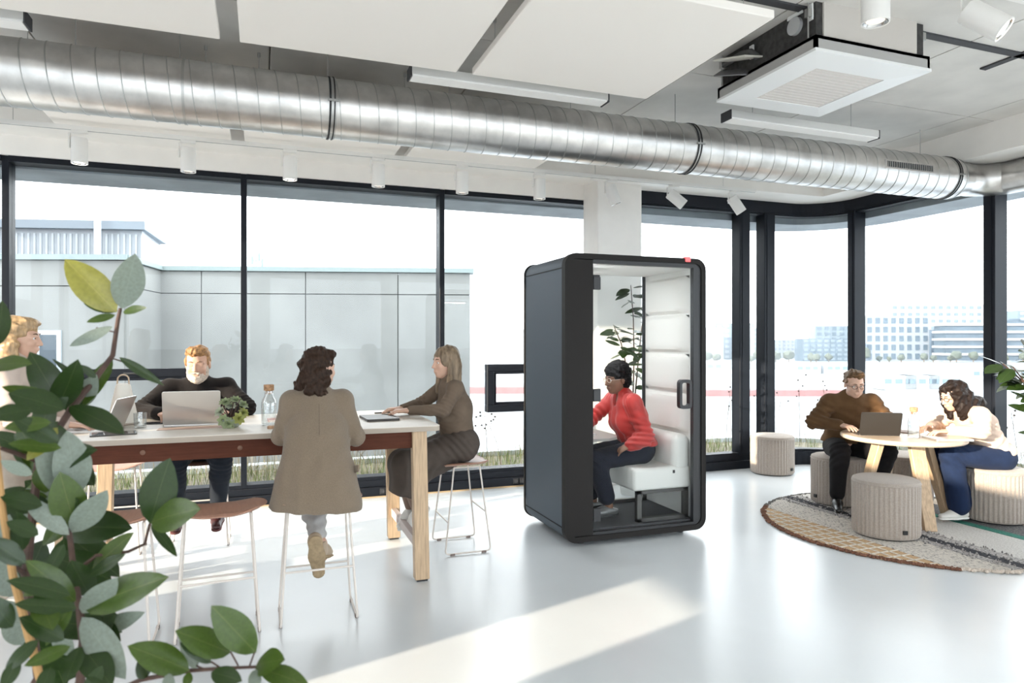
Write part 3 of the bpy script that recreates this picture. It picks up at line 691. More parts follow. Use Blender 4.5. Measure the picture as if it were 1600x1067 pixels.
far_building(1274, 1345, 509, 300, 40, M_b3, 'stepped blue block rising behind the dark cubic office', 6, 6, 0, M_b2)
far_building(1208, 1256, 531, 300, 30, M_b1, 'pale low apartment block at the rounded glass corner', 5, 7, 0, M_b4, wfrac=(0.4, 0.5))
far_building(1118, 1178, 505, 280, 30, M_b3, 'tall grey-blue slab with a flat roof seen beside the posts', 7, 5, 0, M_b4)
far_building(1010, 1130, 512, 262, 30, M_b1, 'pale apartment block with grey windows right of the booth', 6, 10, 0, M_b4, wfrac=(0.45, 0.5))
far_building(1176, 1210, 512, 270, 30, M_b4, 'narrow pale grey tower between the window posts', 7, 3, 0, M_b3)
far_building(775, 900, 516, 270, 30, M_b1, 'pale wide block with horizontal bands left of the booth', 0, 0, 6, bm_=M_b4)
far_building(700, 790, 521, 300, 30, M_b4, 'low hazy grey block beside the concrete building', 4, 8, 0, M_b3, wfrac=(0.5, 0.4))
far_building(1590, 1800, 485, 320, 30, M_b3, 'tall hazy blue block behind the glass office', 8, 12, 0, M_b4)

# ---- tall block added to the left, outside the view: keeps the low sun off the concrete wall
t = thing('sun_blocker', 'added unseen brick block shading the concrete building from the low sun', 'building', (-22, 17, GZ))
m = MB(); m.b2((-4, -12.5, 0), (4, 13, 24)); m.build('blocker_wall', mat('far_brick', (0.28, 0.17, 0.13), .9, var=.2, vscale=1.5), t)
m = MB(); m.b2((-4.2, -12.7, 24), (4.2, 13.2, 24.4)); m.build('roof_edge', M_cop, t)
for i in range(6):
    for j in range(6):
        m = MB(); m.b2((3.95, -11+i*4, 2+j*3.6), (4.05, -9.4+i*4, 4+j*3.6)); m.build('window', M_bwin, t)
# ---- harbour haze
hz = bpy.data.materials.new('harbour_haze'); hz.use_nodes = True; n = hz.node_tree.nodes; n.remove(n['Principled BSDF'])
vsn = n.new('ShaderNodeVolumeScatter'); vsn.inputs['Density'].default_value = 0.0017; vsn.inputs['Color'].default_value = (0.80, 0.91, 1.0, 1); hz.node_tree.links.new(vsn.outputs[0], n['Material Output'].inputs['Volume'])
A, B = at_d(250, 533.5, 34), at_d(2300, 533.5, 34); v = (B-A).normalized(); nn = Vector((-v.y, v.x, 0))
m = MB(); m.prism([(q_.x, q_.y) for q_ in (A, B, B+nn*420, A+nn*420)], GZ+0.1, 42); o = m.build('haze', hz); tag(o, 'pale blue haze hanging over the harbour and far bank', 'haze', kind='stuff')
# ================================================================ LONG TABLE AND WHAT STANDS ON IT
M_top = mat('table_linoleum', (0.66, 0.60, 0.53), 0.45, var=0.04, vscale=5)
M_edge = mat('table_edge', (0.40, 0.34, 0.28), 0.6)
M_apron = mat('apron_brown', (0.095, 0.030, 0.016), 0.6, spec=0.15, var=0.12, vscale=12, stretch=(0.6, 6, 6))
TX0, TX1, TY0, TY1, TH = -1.15, 1.10, 4.36, 5.50, 1.02
tab = thing('long_table', 'tall long table with pale top, reddish brown apron and oak legs', 'table', ((TX0+TX1)/2, (TY0+TY1)/2, 0))
hw, hd = (TX1-TX0)/2, (TY1-TY0)/2
m = MB(); m.prism(rrect(2*hw, 2*hd, 0.04, 4), TH-0.004, TH); m.build('table_surface', M_top, tab)
m = MB(); m.prism(rrect(2*hw, 2*hd, 0.04, 4), TH-0.034, TH-0.004); m.build('table_edge', M_edge, tab)
ap0, ap1 = TH-0.145, TH-0.034
for sy_ in (-1, 1):
    m = MB(); m.b2((-hw+0.10, sy_*(hd-0.075)-0.02, ap0), (hw-0.18, sy_*(hd-0.075)+0.02, ap1)); a = m.build('apron', M_apron, tab, bevel=0.002, seg=1)
    for xb in (-0.62, -0.1, 0.62):
        m = MB(); m.lathe([(0.0145, 0), (0.0145, 0.003), (0.010, 0.005)], 14); b = m.build('bolt_cap', mat('brass_cap', (0.16, 0.08, 0.05), 0.45, 0.3), a, smooth=True); b.rotation_euler = (PI/2*sy_, 0, 0) if sy_ > 0 else (PI/2, 0, 0); b.location = (xb, sy_*(hd-0.075)+sy_*0.02, (ap0+ap1)/2)
for sx_ in (-1, 1):
    m = MB(); m.b2((sx_*(hw-0.135)-0.02, -hd+0.1, ap0), (sx_*(hw-0.135)+0.02, hd-0.1, ap1)); m.build('end_apron', M_apron, tab)
    for sy_ in (-1, 1):
        x0, y0 = sx_*(hw-0.135), sy_*(hd-0.065); m = MB()
        w2, d2 = 0.048, 0.036; sh = sx_*0.02
        vs = [(x0-w2, y0-d2, TH-0.034), (x0+w2, y0-d2, TH-0.034), (x0+w2, y0+d2, TH-0.034), (x0-w2, y0+d2, TH-0.034), (x0-w2+sh, y0-d2, 0.012), (x0+w2+sh, y0-d2, 0.012), (x0+w2+sh, y0+d2, 0.012), (x0-w2+sh, y0+d2, 0.012)]
        m.add(vs, [(0, 1, 2, 3), (7, 6, 5, 4), (0, 4, 5, 1), (1, 5, 6, 2), (2, 6, 7, 3), (3, 7, 4, 0)]); lg = m.build('leg', M_wood, tab, bevel=0.004, seg=1)
        m = MB(); m.b2((x0+sh-0.035, y0-0.028, 0), (x0+sh+0.035, y0+0.028, 0.013)); m.build('foot_glide', M_black2, lg)
    m = MB(); m.b2((sx_*(hw-0.135)+sx_*0.015-0.02, -hd+0.1, 0.19), (sx_*(hw-0.135)+sx_*0.015+0.02, hd-0.1, 0.25)); m.build('stretcher', mat('stretcher_grey', (0.50, 0.42, 0.40), 0.5), tab)

# ---- stools
M_seat = mat('pink_veneer', (0.40, 0.215, 0.15), 0.42, var=0.08, vscale=8, stretch=(1, 8, 1))
M_rod = mat('cream_steel', (0.66, 0.60, 0.55), 0.4)
def round_path(pts, r, n=5):
    out = [Vector(pts[0])]
    for i in range(1, len(pts)-1):
        p, a, b = Vector(pts[i]), Vector(pts[i-1]), Vector(pts[i+1])
        da, db = (a-p).normalized(), (b-p).normalized(); rr = min(r, (a-p).length*.45, (b-p).length*.45)
        for k in range(n+1):
            t = k/n; out.append((p+da*rr)*(1-t)**2+p*2*t*(1-t)+(p+db*rr)*t*t)
    out.append(Vector(pts[-1])); return out
SH = 0.67
def make_stool():
    t = thing('bar_stool', '', 'stool', (0, 0, 0), 0, 'wire-leg bar stools around the long table')
    # saddle seat: thick moulded shell, rear edge split by a shallow dip
    nx, ny = 15, 19; vs = []; fs = []
    def hgt(u, v): return 0.028*abs(v)**2.4-0.010*max(0, u)**2+0.006*max(0, -u)**3
    def pos(u, v):
        a = 0.185; b = 0.225
        # super-ellipse mapping of the square
        x = u*math.sqrt(max(0, 1-v*v*0.42)); y = v*math.sqrt(max(0, 1-u*u*0.42))
        dip = -0.018*math.exp(-(v/0.18)**2) if u < 0 else 0
        return x*a*1.12-dip*max(0, -u)*0.9, y*b*1.12
    for side in (1, 0):
        for i in range(nx):
            for j in range(ny):
                u, v = -1+2*i/(nx-1), -1+2*j/(ny-1); x, y = pos(u, v)
                e = max(abs(u), abs(v)); k = 1 if e < 0.999 else 0
                rim = 0.012*(max(0, (e-0.82)/0.18))**2
                vs.append((x*(1 if side else 0.985), y*(1 if side else 0.985), SH+hgt(u, v)-0.012-(rim if side else (0.020-rim))))
    N = nx*ny
    for i in range(nx-1):
        for j in range(ny-1):
            a = i*ny+j; fs.append((a, a+1, a+ny+1, a+ny)); fs.append((N+a, N+a+ny, N+a+ny+1, N+a+1))
    def rimq(a, b): fs.append((a, b, N+b, N+a))
    for j in range(ny-1): rimq(j, j+1); rimq((nx-1)*ny+j+1, (nx-1)*ny+j)
    for i in range(nx-1): rimq((i+1)*ny, i*ny); rimq(i*ny+ny-1, (i+1)*ny+ny-1)
    m = MB(); m.add(vs, fs); m.build('seat', M_seat, t, smooth=True)
    zt = SH-0.034
    for s_ in (-1, 1):
        pts = round_path([(0.10, s_*0.165, zt), (0.175, s_*0.205, 0.012), (-0.175, s_*0.205, 0.012), (-0.10, s_*0.165, zt)], 0.035)
        m = MB(); m.tube(pts, 0.0065, 8); lp = m.build('leg_loop', M_rod, t, smooth=True)
        m = MB(); m.tube([(0.10, s_*0.165, zt), (-0.10, s_*0.165, zt)], 0.0065, 8); m.build('seat_bar', M_rod, t)
        for fx in (-0.12, 0.12):
            m = MB(); m.box((fx, s_*0.205, 0.008), (0.035, 0.016, 0.016)); m.build('glide', mat('glide_taupe', (0.22, 0.17, 0.15), 0.6), lp, bevel=0.002, seg=1)
    for (xx, zz) in ((0.145, 0.24), (-0.137, 0.30)):
        f_ = (zt-zz)/(zt-0.012); yy = 0.165+0.04*f_
        xe = 0.10+0.075*f_
        m = MB(); m.tube([(math.copysign(xe, xx), -yy, zz), (math.copysign(xe, xx), yy, zz)], 0.006, 8); m.build('footrest_bar', M_rod, t)
    return t
stool = make_stool()
STOOLS = [((0.30, 4.08), PI/2, 'pink veneer bar stool carrying the woman in the grey-brown blazer'),
          ((-0.225, 4.06), PI/2+0.05, 'empty pink veneer bar stool beside the woman in the blazer'),
          ((-0.74, 4.05), PI/2, 'empty pink veneer bar stool half hidden by the leafy plant'),
          ((1.43, 5.05), PI, 'pink veneer bar stool at the table end under the woman in brown'),
          ((-0.45, 5.83), -PI/2, 'pink veneer bar stool under the man in the black turtleneck'),
          ((-1.05, 5.80), -PI/2, 'empty sunlit bar stool behind the table beside the man in black')]
for k, (xy, rz, lab) in enumerate(STOOLS):
    if k == 0: stool.location = (*xy, 0); stool.rotation_euler = (0, 0, rz); stool['label'] = lab
    else: copy_tree(stool, None, (*xy, 0), rz, lab)

# ---- laptops
M_alu = mat('silver_aluminium', (0.62, 0.60, 0.58), 0.35, 0.85); M_dalu = mat('dark_aluminium', (0.055, 0.05, 0.045), 0.4, 0.5)
M_key = mat('keys_black', (0.02, 0.02, 0.02), 0.5); M_keyw = mat('keys_white', (0.75, 0.75, 0.75), 0.5)
M_scr = mat('screen', (0.02, 0.025, 0.03), 0.15, emit=(0.55, 0.65, 0.8), estr=0.25)
def laptop(loc, rz, ang, m_body, m_keys, label, w=0.33, d=0.225, hl=0.215):
    """keyboard towards local -y, lid hinged along +y edge; user sits at -y"""
    t = thing('laptop', label, 'laptop', loc, rz, 'laptops')
    m = MB(); m.prism(rrect(w, d, 0.012, 4), 0.0, 0.011); m.build('base', m_body, t)
    kb = MB(); 
    for r_ in range(5):
        for c_ in range(13):
            x = -w*.42+w*.84*c_/12; y = d*.36-r_*0.021; kb.b2((x-0.008, y-0.008, 0.011), (x+0.008, y+0.008, 0.0125))
    kb.build('keyboard', m_keys, t)
    m = MB(); m.b2((-0.055, -d*.42, 0.011), (0.055, -d*.12, 0.0114)); m.build('touchpad', m_body, t)
    a = ang
    if a > 0:
        R = Matrix.Rotation(-(PI/2-a)+0.0, 3, 'X')   # a: opening from closed
        lid = MB(); lid.extrude(rrect(w, hl, 0.012, 4, 0, hl/2), 'y', 0, 0.006)
        tilt = a-PI/2
        Rm = Matrix.Rotation(-tilt, 3, 'X'); off = Vector((0, d/2-0.004, 0.010))
        lid.v = [tuple(Rm @ Vector(v)+off) for v in lid.v]; lo = lid.build('lid', m_body, t)
        sc_ = MB(); sc_.b2((-w/2+0.008, -0.001, 0.012), (w/2-0.008, 0.0005, hl-0.008)); sc_.v = [tuple(Rm @ Vector(v)+off) for v in sc_.v]; sc_.build('screen', M_scr, lo)
        em = MB(); em.lathe([(0.0, 0), (0.012, 0.0)], 14, cap0=False, cap1=False)
    else:
        m = MB(); m.prism(rrect(w, d, 0.012, 4), 0.0115, 0.017); m.build('lid', m_body, t)
    return t
# man's silver laptop: lid faces the camera
laptop((-0.43, 5.035, TH), PI, math.radians(104), M_alu, M_key, 'open silver laptop before the man in the black turtleneck', 0.345, 0.24, 0.225)
laptop((-0.98, 4.90, TH), -PI/2-0.2, math.radians(112), M_alu, M_keyw, 'open silver laptop at the hands of the standing blonde woman', 0.31, 0.22, 0.205)
laptop((0.78, 4.88, TH), PI/2+0.05, 0, M_dalu, M_key, 'closed dark laptop under the hands of the woman in brown', 0.32, 0.225)
# tablet near the standing woman
t = thing('tablet', 'thin dark tablet lying by the open laptop near the leafy plant', 'tablet', (-0.83, 4.62, TH), 0.2); m = MB(); m.prism(rrect(0.24, 0.17, 0.012, 4), 0, 0.007); m.build('body', M_dalu, t); m = MB(); m.prism(rrect(0.22, 0.155, 0.006, 3), 0.007, 0.0075); m.build('glass_front', mat('tablet_glass', (0.03, 0.035, 0.04), 0.08), t)
# table lamp: white cone with leather loop
lp = on_z(190, 664, TH); t = thing('table_lamp', 'white cone-shaped portable lamp with a pale leather carrying loop', 'lamp', (lp.x, lp.y+0.05, TH))
M_cone = mat('lamp_porcelain', (0.80, 0.76, 0.68), 0.5)
m = MB(); m.lathe([(0.090, 0), (0.094, 0.006), (0.092, 0.02), (0.045, 0.255), (0.040, 0.266), (0.030, 0.27)], 36); m.build('shade', M_cone, t, smooth=True)
m = MB(); m.lathe([(0.092, 0.0), (0.0965, 0.003), (0.0965, 0.011), (0.093, 0.014)], 36); m.build('base_ring', M_edge, t, smooth=True)
m = MB(); pts = [(-0.032, 0, 0.215), (-0.034, 0, 0.28)]+[(-0.034*math.cos(a), 0, 0.295+0.034*math.sin(a)) for a in [PI*k/8 for k in range(1, 8)]]+[(0.034, 0, 0.28), (0.032, 0, 0.215)]
vs = []; fs = []
for q_ in pts:
    vs += [(q_[0], -0.052 if q_[2] < 0.22 else -0.014-0.038*max(0, (0.28-q_[2])/0.065), q_[2]), (q_[0], 0.012, q_[2])]
m.tube(pts, 0.011, 8, True, 0.45); m.build('loop_handle', mat('pale_leather', (0.56, 0.42, 0.30), 0.6), t, smooth=True)
# drinking glasses
M_cup = glass_mat('clear_glass', (0.965, 0.975, 0.975), 0.30); M_watr = glass_mat('water', (0.98, 0.99, 0.99), 0.08)
def tumbler(loc, label):
    t = thing('drinking_glass', label, 'glass', loc, 0, 'drinking glasses'); m = MB(); m.lathe([(0.032, 0), (0.036, 0.003), (0.040, 0.095), (0.0375, 0.095), (0.0335, 0.010), (0.0, 0.010)], 24, cap1=False); m.build('tumbler', M_cup, t, smooth=True)
    m = MB(); m.lathe([(0.0330, 0.011), (0.0358, 0.06), (0.0, 0.06)], 24, cap1=False); m.build('water', M_watr, t, smooth=True)
q = on_z(219, 668, TH); tumbler((q.x, q.y, TH), 'short water glass between the white lamp and the phone')
q = on_z(118, 672, TH)
def phone(loc, rz, label):
    t = thing('phone', label, 'phone', loc, rz); m = MB(); m.prism(rrect(0.072, 0.15, 0.01, 4), 0, 0.009); m.build('body', M_black2, t); m = MB(); m.prism(rrect(0.066, 0.144, 0.008, 4), 0.009, 0.0094); m.build('screen', mat('phone_glass', (0.01, 0.01, 0.012), 0.06), t)
q = on_z(246, 662, TH); phone((q.x, q.y, TH), PI/2-.1, 'black phone lying between the water glass and the silver laptop')
# carafes with cork
M_cork = mat('cork', (0.42, 0.24, 0.13), 0.9, var=0.3, vscale=60)
def carafe(loc, label, s=1.0, fill=0.35):
    t = thing('carafe', label, 'bottle', loc, 0, 'corked glass carafes')
    pr = [(0.0, 0.004), (0.043, 0.0), (0.047, 0.006), (0.048, 0.14), (0.044, 0.165), (0.027, 0.195), (0.026, 0.225), (0.0235, 0.225), (0.0245, 0.195), (0.041, 0.163), (0.0455, 0.14), (0.0445, 0.010), (0.0, 0.008)]
    m = MB(); m.lathe([(r*s, z*s) for r, z in pr], 28, cap0=False, cap1=False); m.build('glass_body', M_cup, t, smooth=True)
    m = MB(); m.lathe([(r*s, z*s) for r, z in ((0.0, 0.011), (0.044, 0.011), (0.0448, 0.011+0.13*fill*2), (0.0, 0.011+0.13*fill*2))], 28, cap0=False, cap1=False); m.build('water', M_watr, t, smooth=True)
    m = MB(); m.lathe([(r*s, z*s) for r, z in ((0.021, 0.205), (0.022, 0.226), (0.032, 0.228), (0.033, 0.262), (0.030, 0.266))], 24); m.build('cork', M_cork, t, smooth=True)
q = on_z(420, 664, TH); carafe((q.x, q.y, TH), 'corked glass carafe on the long table beside the blazer')
# cards, notebooks
def slab(name, loc, rz, sz, m_, label, cat, cover=None):
    t = thing(name, label, cat, loc, rz); m = MB(); m.b2((-sz[0]/2, -sz[1]/2, 0), (sz[0]/2, sz[1]/2, sz[2])); m.build('cover', m_, t, bevel=0.001, seg=1)
    if cover: m = MB(); m.b2((-sz[0]/2+0.003, -sz[1]/2-0.0008, sz[2]*.2), (sz[0]/2-0.003, sz[1]/2-0.003, sz[2]*.8)); m.build('pages', cover, t)
    return t
M_paper = mat('paper', (0.80, 0.78, 0.74), 0.8)
q = on_z(434, 658, TH); slab('notebook', (q.x+0.04, q.y+0.05, TH), 0.05, (0.21, 0.15, 0.012), mat('red_cover', (0.55, 0.10, 0.06), 0.6), 'flat red notebook behind the carafe', 'notebook', M_paper)
q = on_z(429, 669, TH); slab('card_box', (q.x, q.y, TH), -0.1, (0.085, 0.055, 0.016), mat('card_print', (0.58, 0.36, 0.22), 0.6, var=0.4, vscale=30), 'small printed card box in front of the carafe', 'box')
q = on_z(300, 667, TH); slab('paper_sheet', (q.x+0.02, q.y-0.06, TH), 0.02, (0.42, 0.13, 0.002), mat('placemat_brown', (0.50, 0.36, 0.30), 0.7), 'thin brown desk mat under the front of the silver laptop', 'desk mat')
# pencil on the far side
q = on_z(612, 652, TH)
t = thing('earbuds', 'small black pen lying beyond the closed dark laptop', 'pen', (q.x-0.02, q.y+0.28, TH)); t.name = 'pen'
m = MB(); m.tube([(-0.06, 0, 0.006), (0.06, 0.015, 0.006)], 0.0055, 8); m.build('barrel', M_black2, t); m = MB(); m.tube([(0.055, 0.0148, 0.006), (0.078, 0.0175, 0.006)], [0.005, 0.001], 8); m.build('tip', M_galv2, t)

# ================================================================ ROUND TABLE GROUP
RT = (5.28, 4.455); RTZ = 0.75; RR = 0.49
rt = thing('round_table', 'small round oak table with splayed plank legs on the rug', 'table', (*RT, 0))
m = MB(); m.lathe([(RR-0.012, RTZ-0.038), (RR, RTZ-0.026), (RR, RTZ-0.006), (RR-0.006, RTZ)], 72); m.build('table_top', mat('oak_top', (0.60, 0.47, 0.35), 0.45, var=0.12, vscale=7, stretch=(0.6, 7, 7)), rt, smooth=True)
m = MB(); m.lathe([(0.24, RTZ-0.065), (0.24, RTZ-0.038)], 40); m.build('sub_plate', M_wood, rt)
for k, adeg in enumerate((-110, -20, 70, 160)):
    a = math.radians(adeg); rd = Vector((math.cos(a), math.sin(a), 0)); tn = Vector((-rd.y, rd.x, 0))
    t0 = rd*0.20; b0 = rd*0.40; m = MB(); vs = []
    for (c, z, w_, d_) in ((t0, RTZ-0.04, 0.062, 0.026), (b0, 0.016, 0.050, 0.024)):
        for (s1, s2) in ((-1, -1), (1, -1), (1, 1), (-1, 1)): vs.append(c+tn*w_*s1+rd*d_*s2+Vector((0, 0, z)))
    m.add(vs, [(3, 2, 1, 0), (4, 5, 6, 7), (0, 1, 5, 4), (1, 2, 6, 5), (2, 3, 7, 6), (3, 0, 4, 7)]); m.build('leg', M_wood, rt, bevel=0.004, seg=1)
# ---- poufs with ribbed knit covers
M_knit = mat('beige_knit', (0.38, 0.325, 0.28), 0.95, var=0.10, vscale=90, bump=0.5, bscale=260, sheen=0.3)
def make_pouf(label):
    t = thing('ribbed_pouf', label, 'pouf', (0, 0, 0), 0, 'ribbed poufs around the round table')
    R_, H_ = 0.245, 0.455; n_ = 176; vs = []; fs = []
    zs_ = [0.012, 0.03, 0.2, H_-0.05, H_-0.028]
    for z in zs_:
        for j in range(n_):
            rr = R_+(0.0045 if (j % 4) in (0, 1) else -0.0015)
            if z == zs_[0]: rr = R_-0.006
            if z == zs_[-1]: rr = R_+0.001
            vs.append((rr*math.cos(2*PI*j/n_), rr*math.sin(2*PI*j/n_), z))
    for i in range(len(zs_)-1):
        for j in range(n_): fs.append((i*n_+j, i*n_+(j+1) % n_, (i+1)*n_+(j+1) % n_, (i+1)*n_+j))
    fs.append(tuple(range(n_-1, -1, -1)))
    m = MB(); m.add(vs, fs); m.build('ribbed_cover', M_knit, t)
    m = MB(); m.lathe([(R_+0.002, H_-0.030), (R_+0.004, H_-0.024), (R_-0.002, H_-0.008), (R_-0.02, H_), (R_*.5, H_+0.004), (0.01, H_+0.005)], 64, cap0=False); m.build('seat_pad', M_knit, t, smooth=True)
    m = MB(); m.tube([((R_+0.003)*math.cos(2*PI*j/64), (R_+0.003)*math.sin(2*PI*j/64), H_-0.029) if True else 0 for j in range(65)] and [Vector(((R_+0.003)*math.cos(2*PI*j/64), (R_+0.003)*math.sin(2*PI*j/64), H_-0.029)) for j in range(65)], 0.004, 6, False); m.build('piping', M_knit, t, smooth=True)
    m = MB(); m.lathe([(R_-0.02, 0), (R_-0.015, 0.012)], 40); m.build('base', M_black2, t)
    m = MB(); m.b2((R_+0.004, -0.016, 0.062), (R_+0.018, 0.016, 0.092)); m.build('label_tag', M_black2, t)
    return t
pf = make_pouf('')
cam_ang = lambda x, y: math.atan2(-y, -x)
POUFS = [((4.74, 4.15, 0.014), 0.55, 'beige ribbed pouf standing empty on the rug in front of the round table'),
         ((5.73, 6.60, 0), 1.0, 'pale ribbed pouf standing alone by the rounded glass corner'),
         ((5.24, 5.12, 0.014), -0.9, 'beige ribbed pouf under the man in the brown sweatshirt'),
         ((6.03, 4.17, 0.014), 2.0, 'beige ribbed pouf under the woman in the cream sweater'),
         ((5.93, 4.98, 0.014), 2.0, 'beige ribbed pouf half hidden behind the round table')]
for k, (loc, rz, lab) in enumerate(POUFS):
    az = cam_ang(loc[0], loc[1])+rz
    if k == 0: pf.location = loc; pf.rotation_euler = (0, 0, az); pf['label'] = lab
    else: copy_tree(pf, None, loc, az, lab)
# ---- rug
RG = (5.25, 4.30); RGR = 1.22
rug = thing('round_rug', 'round patchwork rug with tan grid, speckled, black, white and teal woven bands', 'rug', (*RG, 0))
def rug_mat(name, c1, c2, scale, stretch, bump=0.8, thr=(0.45, 0.55)):
    m_ = mat(name, c1, 0.95, col2=c2, vscale=scale, stretch=stretch, bump=bump, bscale=scale*1.5)
    r_ = [x for x in m_.node_tree.nodes if x.type == 'VALTORGB'][0]; r_.color_ramp.elements[0].position = thr[0]; r_.color_ramp.elements[1].position = thr[1]; return m_
bands = [(-1.22, -0.80, 'tan', rug_mat('rug_tan', (0.44, 0.28, 0.15), (0.50, 0.34, 0.19), 60, (1, 1, 1), 0.6), 0.012),
         (-0.80, -0.44, 'speck', rug_mat('rug_speckle', (0.13, 0.12, 0.12), (0.62, 0.57, 0.51), 46, (2.6, 0.8, 1), 1.0, (0.36, 0.46)), 0.016),
         (-0.44, -0.36, 'grey', rug_mat('rug_grey_shag', (0.20, 0.19, 0.19), (0.46, 0.43, 0.41), 60, (1, 1, 1), 1.0), 0.018),
         (-0.36, -0.27, 'black', rug_mat('rug_black', (0.015, 0.016, 0.022), (0.03, 0.03, 0.04), 60, (1, 1, 1), 1.0), 0.020),
         (-0.27, -0.16, 'grey2', rug_mat('rug_grey_shag2', (0.22, 0.21, 0.21), (0.50, 0.47, 0.45), 60, (1, 1, 1), 1.0), 0.018),
         (-0.16, 0.36, 'white', rug_mat('rug_white', (0.52, 0.50, 0.47), (0.68, 0.66, 0.63), 70, (0.7, 3, 1), 0.9), 0.013),
         (0.36, 0.46, 'teal', rug_mat('rug_teal', (0.02, 0.13, 0.10), (0.03, 0.20, 0.15), 60, (1, 1, 1), 0.9), 0.015),
         (0.46, 0.80, 'dark', rug_mat('rug_charcoal', (0.06, 0.06, 0.065), (0.14, 0.135, 0.13), 60, (1, 1, 1), 0.9), 0.014),
         (0.80, 1.22, 'sand', rug_mat('rug_sand', (0.42, 0.34, 0.26), (0.52, 0.44, 0.35), 60, (1, 1, 1), 0.9), 0.012)]
for (x0, x1, nm, mt_, hz) in bands:
    up = []; N_ = 14
    for k in range(N_+1):
        x = x0+(x1-x0)*k/N_; yy = math.sqrt(max(0.0, RGR**2-x*x)); up.append((x, yy))
    lo = [(x, -y) for x, y in up[::-1]]
    poly = up+lo; cl = []
    for q_ in poly:
        if not cl or (Vector(cl[-1])-Vector(q_)).length > 1e-4: cl.append(q_)
    if (Vector(cl[0])-Vector(cl[-1])).length < 1e-4: cl.pop()
    m = MB(); m.prism(cl[::-1], 0, hz); m.build('woven_band', mt_, rug)
M_wl = mat('rug_ivory', (0.66, 0.60, 0.52), 0.95, bump=0.5, bscale=200)
x = -1.14
while x < -0.80:
    yy = math.sqrt(RGR**2-x*x)-0.02; m = MB(); m.b2((x-0.006, -yy, 0.011), (x+0.006, yy, 0.0165)); m.build('grid_line', M_wl, rug); x += 0.085
y = -0.82
while y < 0.85:
    xx = -math.sqrt(max(0.0, RGR**2-y*y))+0.03
    if xx < -0.81: m = MB(); m.b2((xx, y-0.006, 0.011), (-0.80, y+0.006, 0.0165)); m.build('grid_line', M_wl, rug)
    y += 0.105
# tufted rim: many short yarn tufts, joined
rnd = random.Random(3)
for (nm, f0, f1, mt_) in (('rust_fringe', 2.25, 4.05, mat('rug_rust', (0.17, 0.075, 0.045), 0.95, var=0.3, vscale=30)), ('pale_fringe', 4.05, 5.2, mat('rug_pale_tuft', (0.55, 0.47, 0.40), 0.95, var=0.25, vscale=30)), ('dark_fringe', 5.2, 8.53, mat('rug_dark_tuft', (0.16, 0.15, 0.14), 0.95, var=0.3, vscale=30))):
    m = MB(); a = f0
    while a < f1:
        r_ = RGR+rnd.uniform(-0.02, 0.016); c = Vector((r_*math.cos(a), r_*math.sin(a), 0.004)); rr = rnd.uniform(0.010, 0.018)
        m.lathe([(rr*.5, -0.003), (rr, 0.004), (rr*.8, 0.012), (rr*.2, 0.018)], 6, c); a += rnd.uniform(0.005, 0.009)
    o = m.build(nm, mt_, rug); o['kind'] = 'stuff'
m = MB(); rnd = random.Random(4)
for k in range(420):
    x = rnd.choice((-0.36, -0.27, -0.44, -0.16))+rnd.uniform(-.03, .03); yy = rnd.uniform(-1, 1)*math.sqrt(RGR**2-x*x); rr = rnd.uniform(0.006, 0.012)
    m.lathe([(rr, 0.012), (rr*.7, 0.024), (rr*.1, 0.03)], 5, (x, yy, 0))
o = m.build('shag_tufts', MATS['rug_grey_shag'], rug); o['kind'] = 'stuff'
# ---- things on the round table
laptop((5.10, 4.58, RTZ), math.radians(152), math.radians(106), M_dalu, M_key, 'open black laptop on the round oak table', 0.335, 0.225, 0.205)
q = on_z(1428, 684, RTZ); carafe((q.x, q.y, RTZ), 'corked glass carafe on the round oak table', 0.98, 0.4)
q = on_z(1480, 686, RTZ); laptop((q.x-0.02, q.y-0.02, RTZ), -0.35, 0, M_alu, M_key, 'closed silver laptop on the round table by the woman in cream', 0.31, 0.215)
q = on_z(1424, 678, RTZ); slab('notebook', (q.x+0.05, q.y+0.12, RTZ), 0.3, (0.17, 0.23, 0.008), mat('brown_cover', (0.28, 0.17, 0.11), 0.6), 'thin brown notebook behind the carafe on the round table', 'notebook', M_paper)
# ================================================================ PHONE BOOTH
BX0, BX1, BY0, BY1, BZ0, BZ1 = 2.151, 3.417, 4.71, 5.58, 0.035, 2.245
M_shell = mat('booth_blue_grey', (0.066, 0.084, 0.104), 0.55, 0.0, bump=0.03, bscale=500, spec=0.3)
M_front = mat('booth_charcoal', (0.018, 0.016, 0.015), 0.6, spec=0.18, bump=0.05, bscale=300)
M_felt = mat('booth_cream_felt', (0.76, 0.75, 0.72), 0.9, bump=0.15, bscale=300, sheen=0.2)
M_felt2 = mat('booth_cream_leather', (0.78, 0.76, 0.72), 0.75, bump=0.05, bscale=200)
M_carpet = mat('booth_carpet', (0.07, 0.07, 0.075), 0.95, bump=0.4, bscale=300)
bc = ((BX0+BX1)/2, (BY0+BY1)/2)
bo = thing('phone_booth', 'dark single-person phone booth with rounded frame and glass door', 'phone booth', (*bc, 0))
w, hgt, dp = BX1-BX0, BZ1-BZ0, BY1-BY0; zc = (BZ0+BZ1)/2
def ring_y(outer, inner, y0, y1):
    m = MB(); n = len(outer); vs = []
    for y in (y0, y1):
        for q in outer: vs.append((q[0], y, q[1]))
        for q in inner: vs.append((q[0], y, q[1]))
    fs = []
    for i in range(n):
        j = (i+1) % n
        fs += [(i, j, 2*n+j, 2*n+i), (n+j, n+i, 3*n+i, 3*n+j), (i, n+i, n+j, j), (2*n+i, 2*n+j, 3*n+j, 3*n+i)]
    m.add(vs, fs); return m
o_ = rrect(w, hgt, 0.095, 8, 0, zc); i_ = rrect(w-0.10, hgt-0.10, 0.06, 8, 0, zc)
o2 = rrect(w-0.016, hgt-0.016, 0.09, 8, 0, zc)
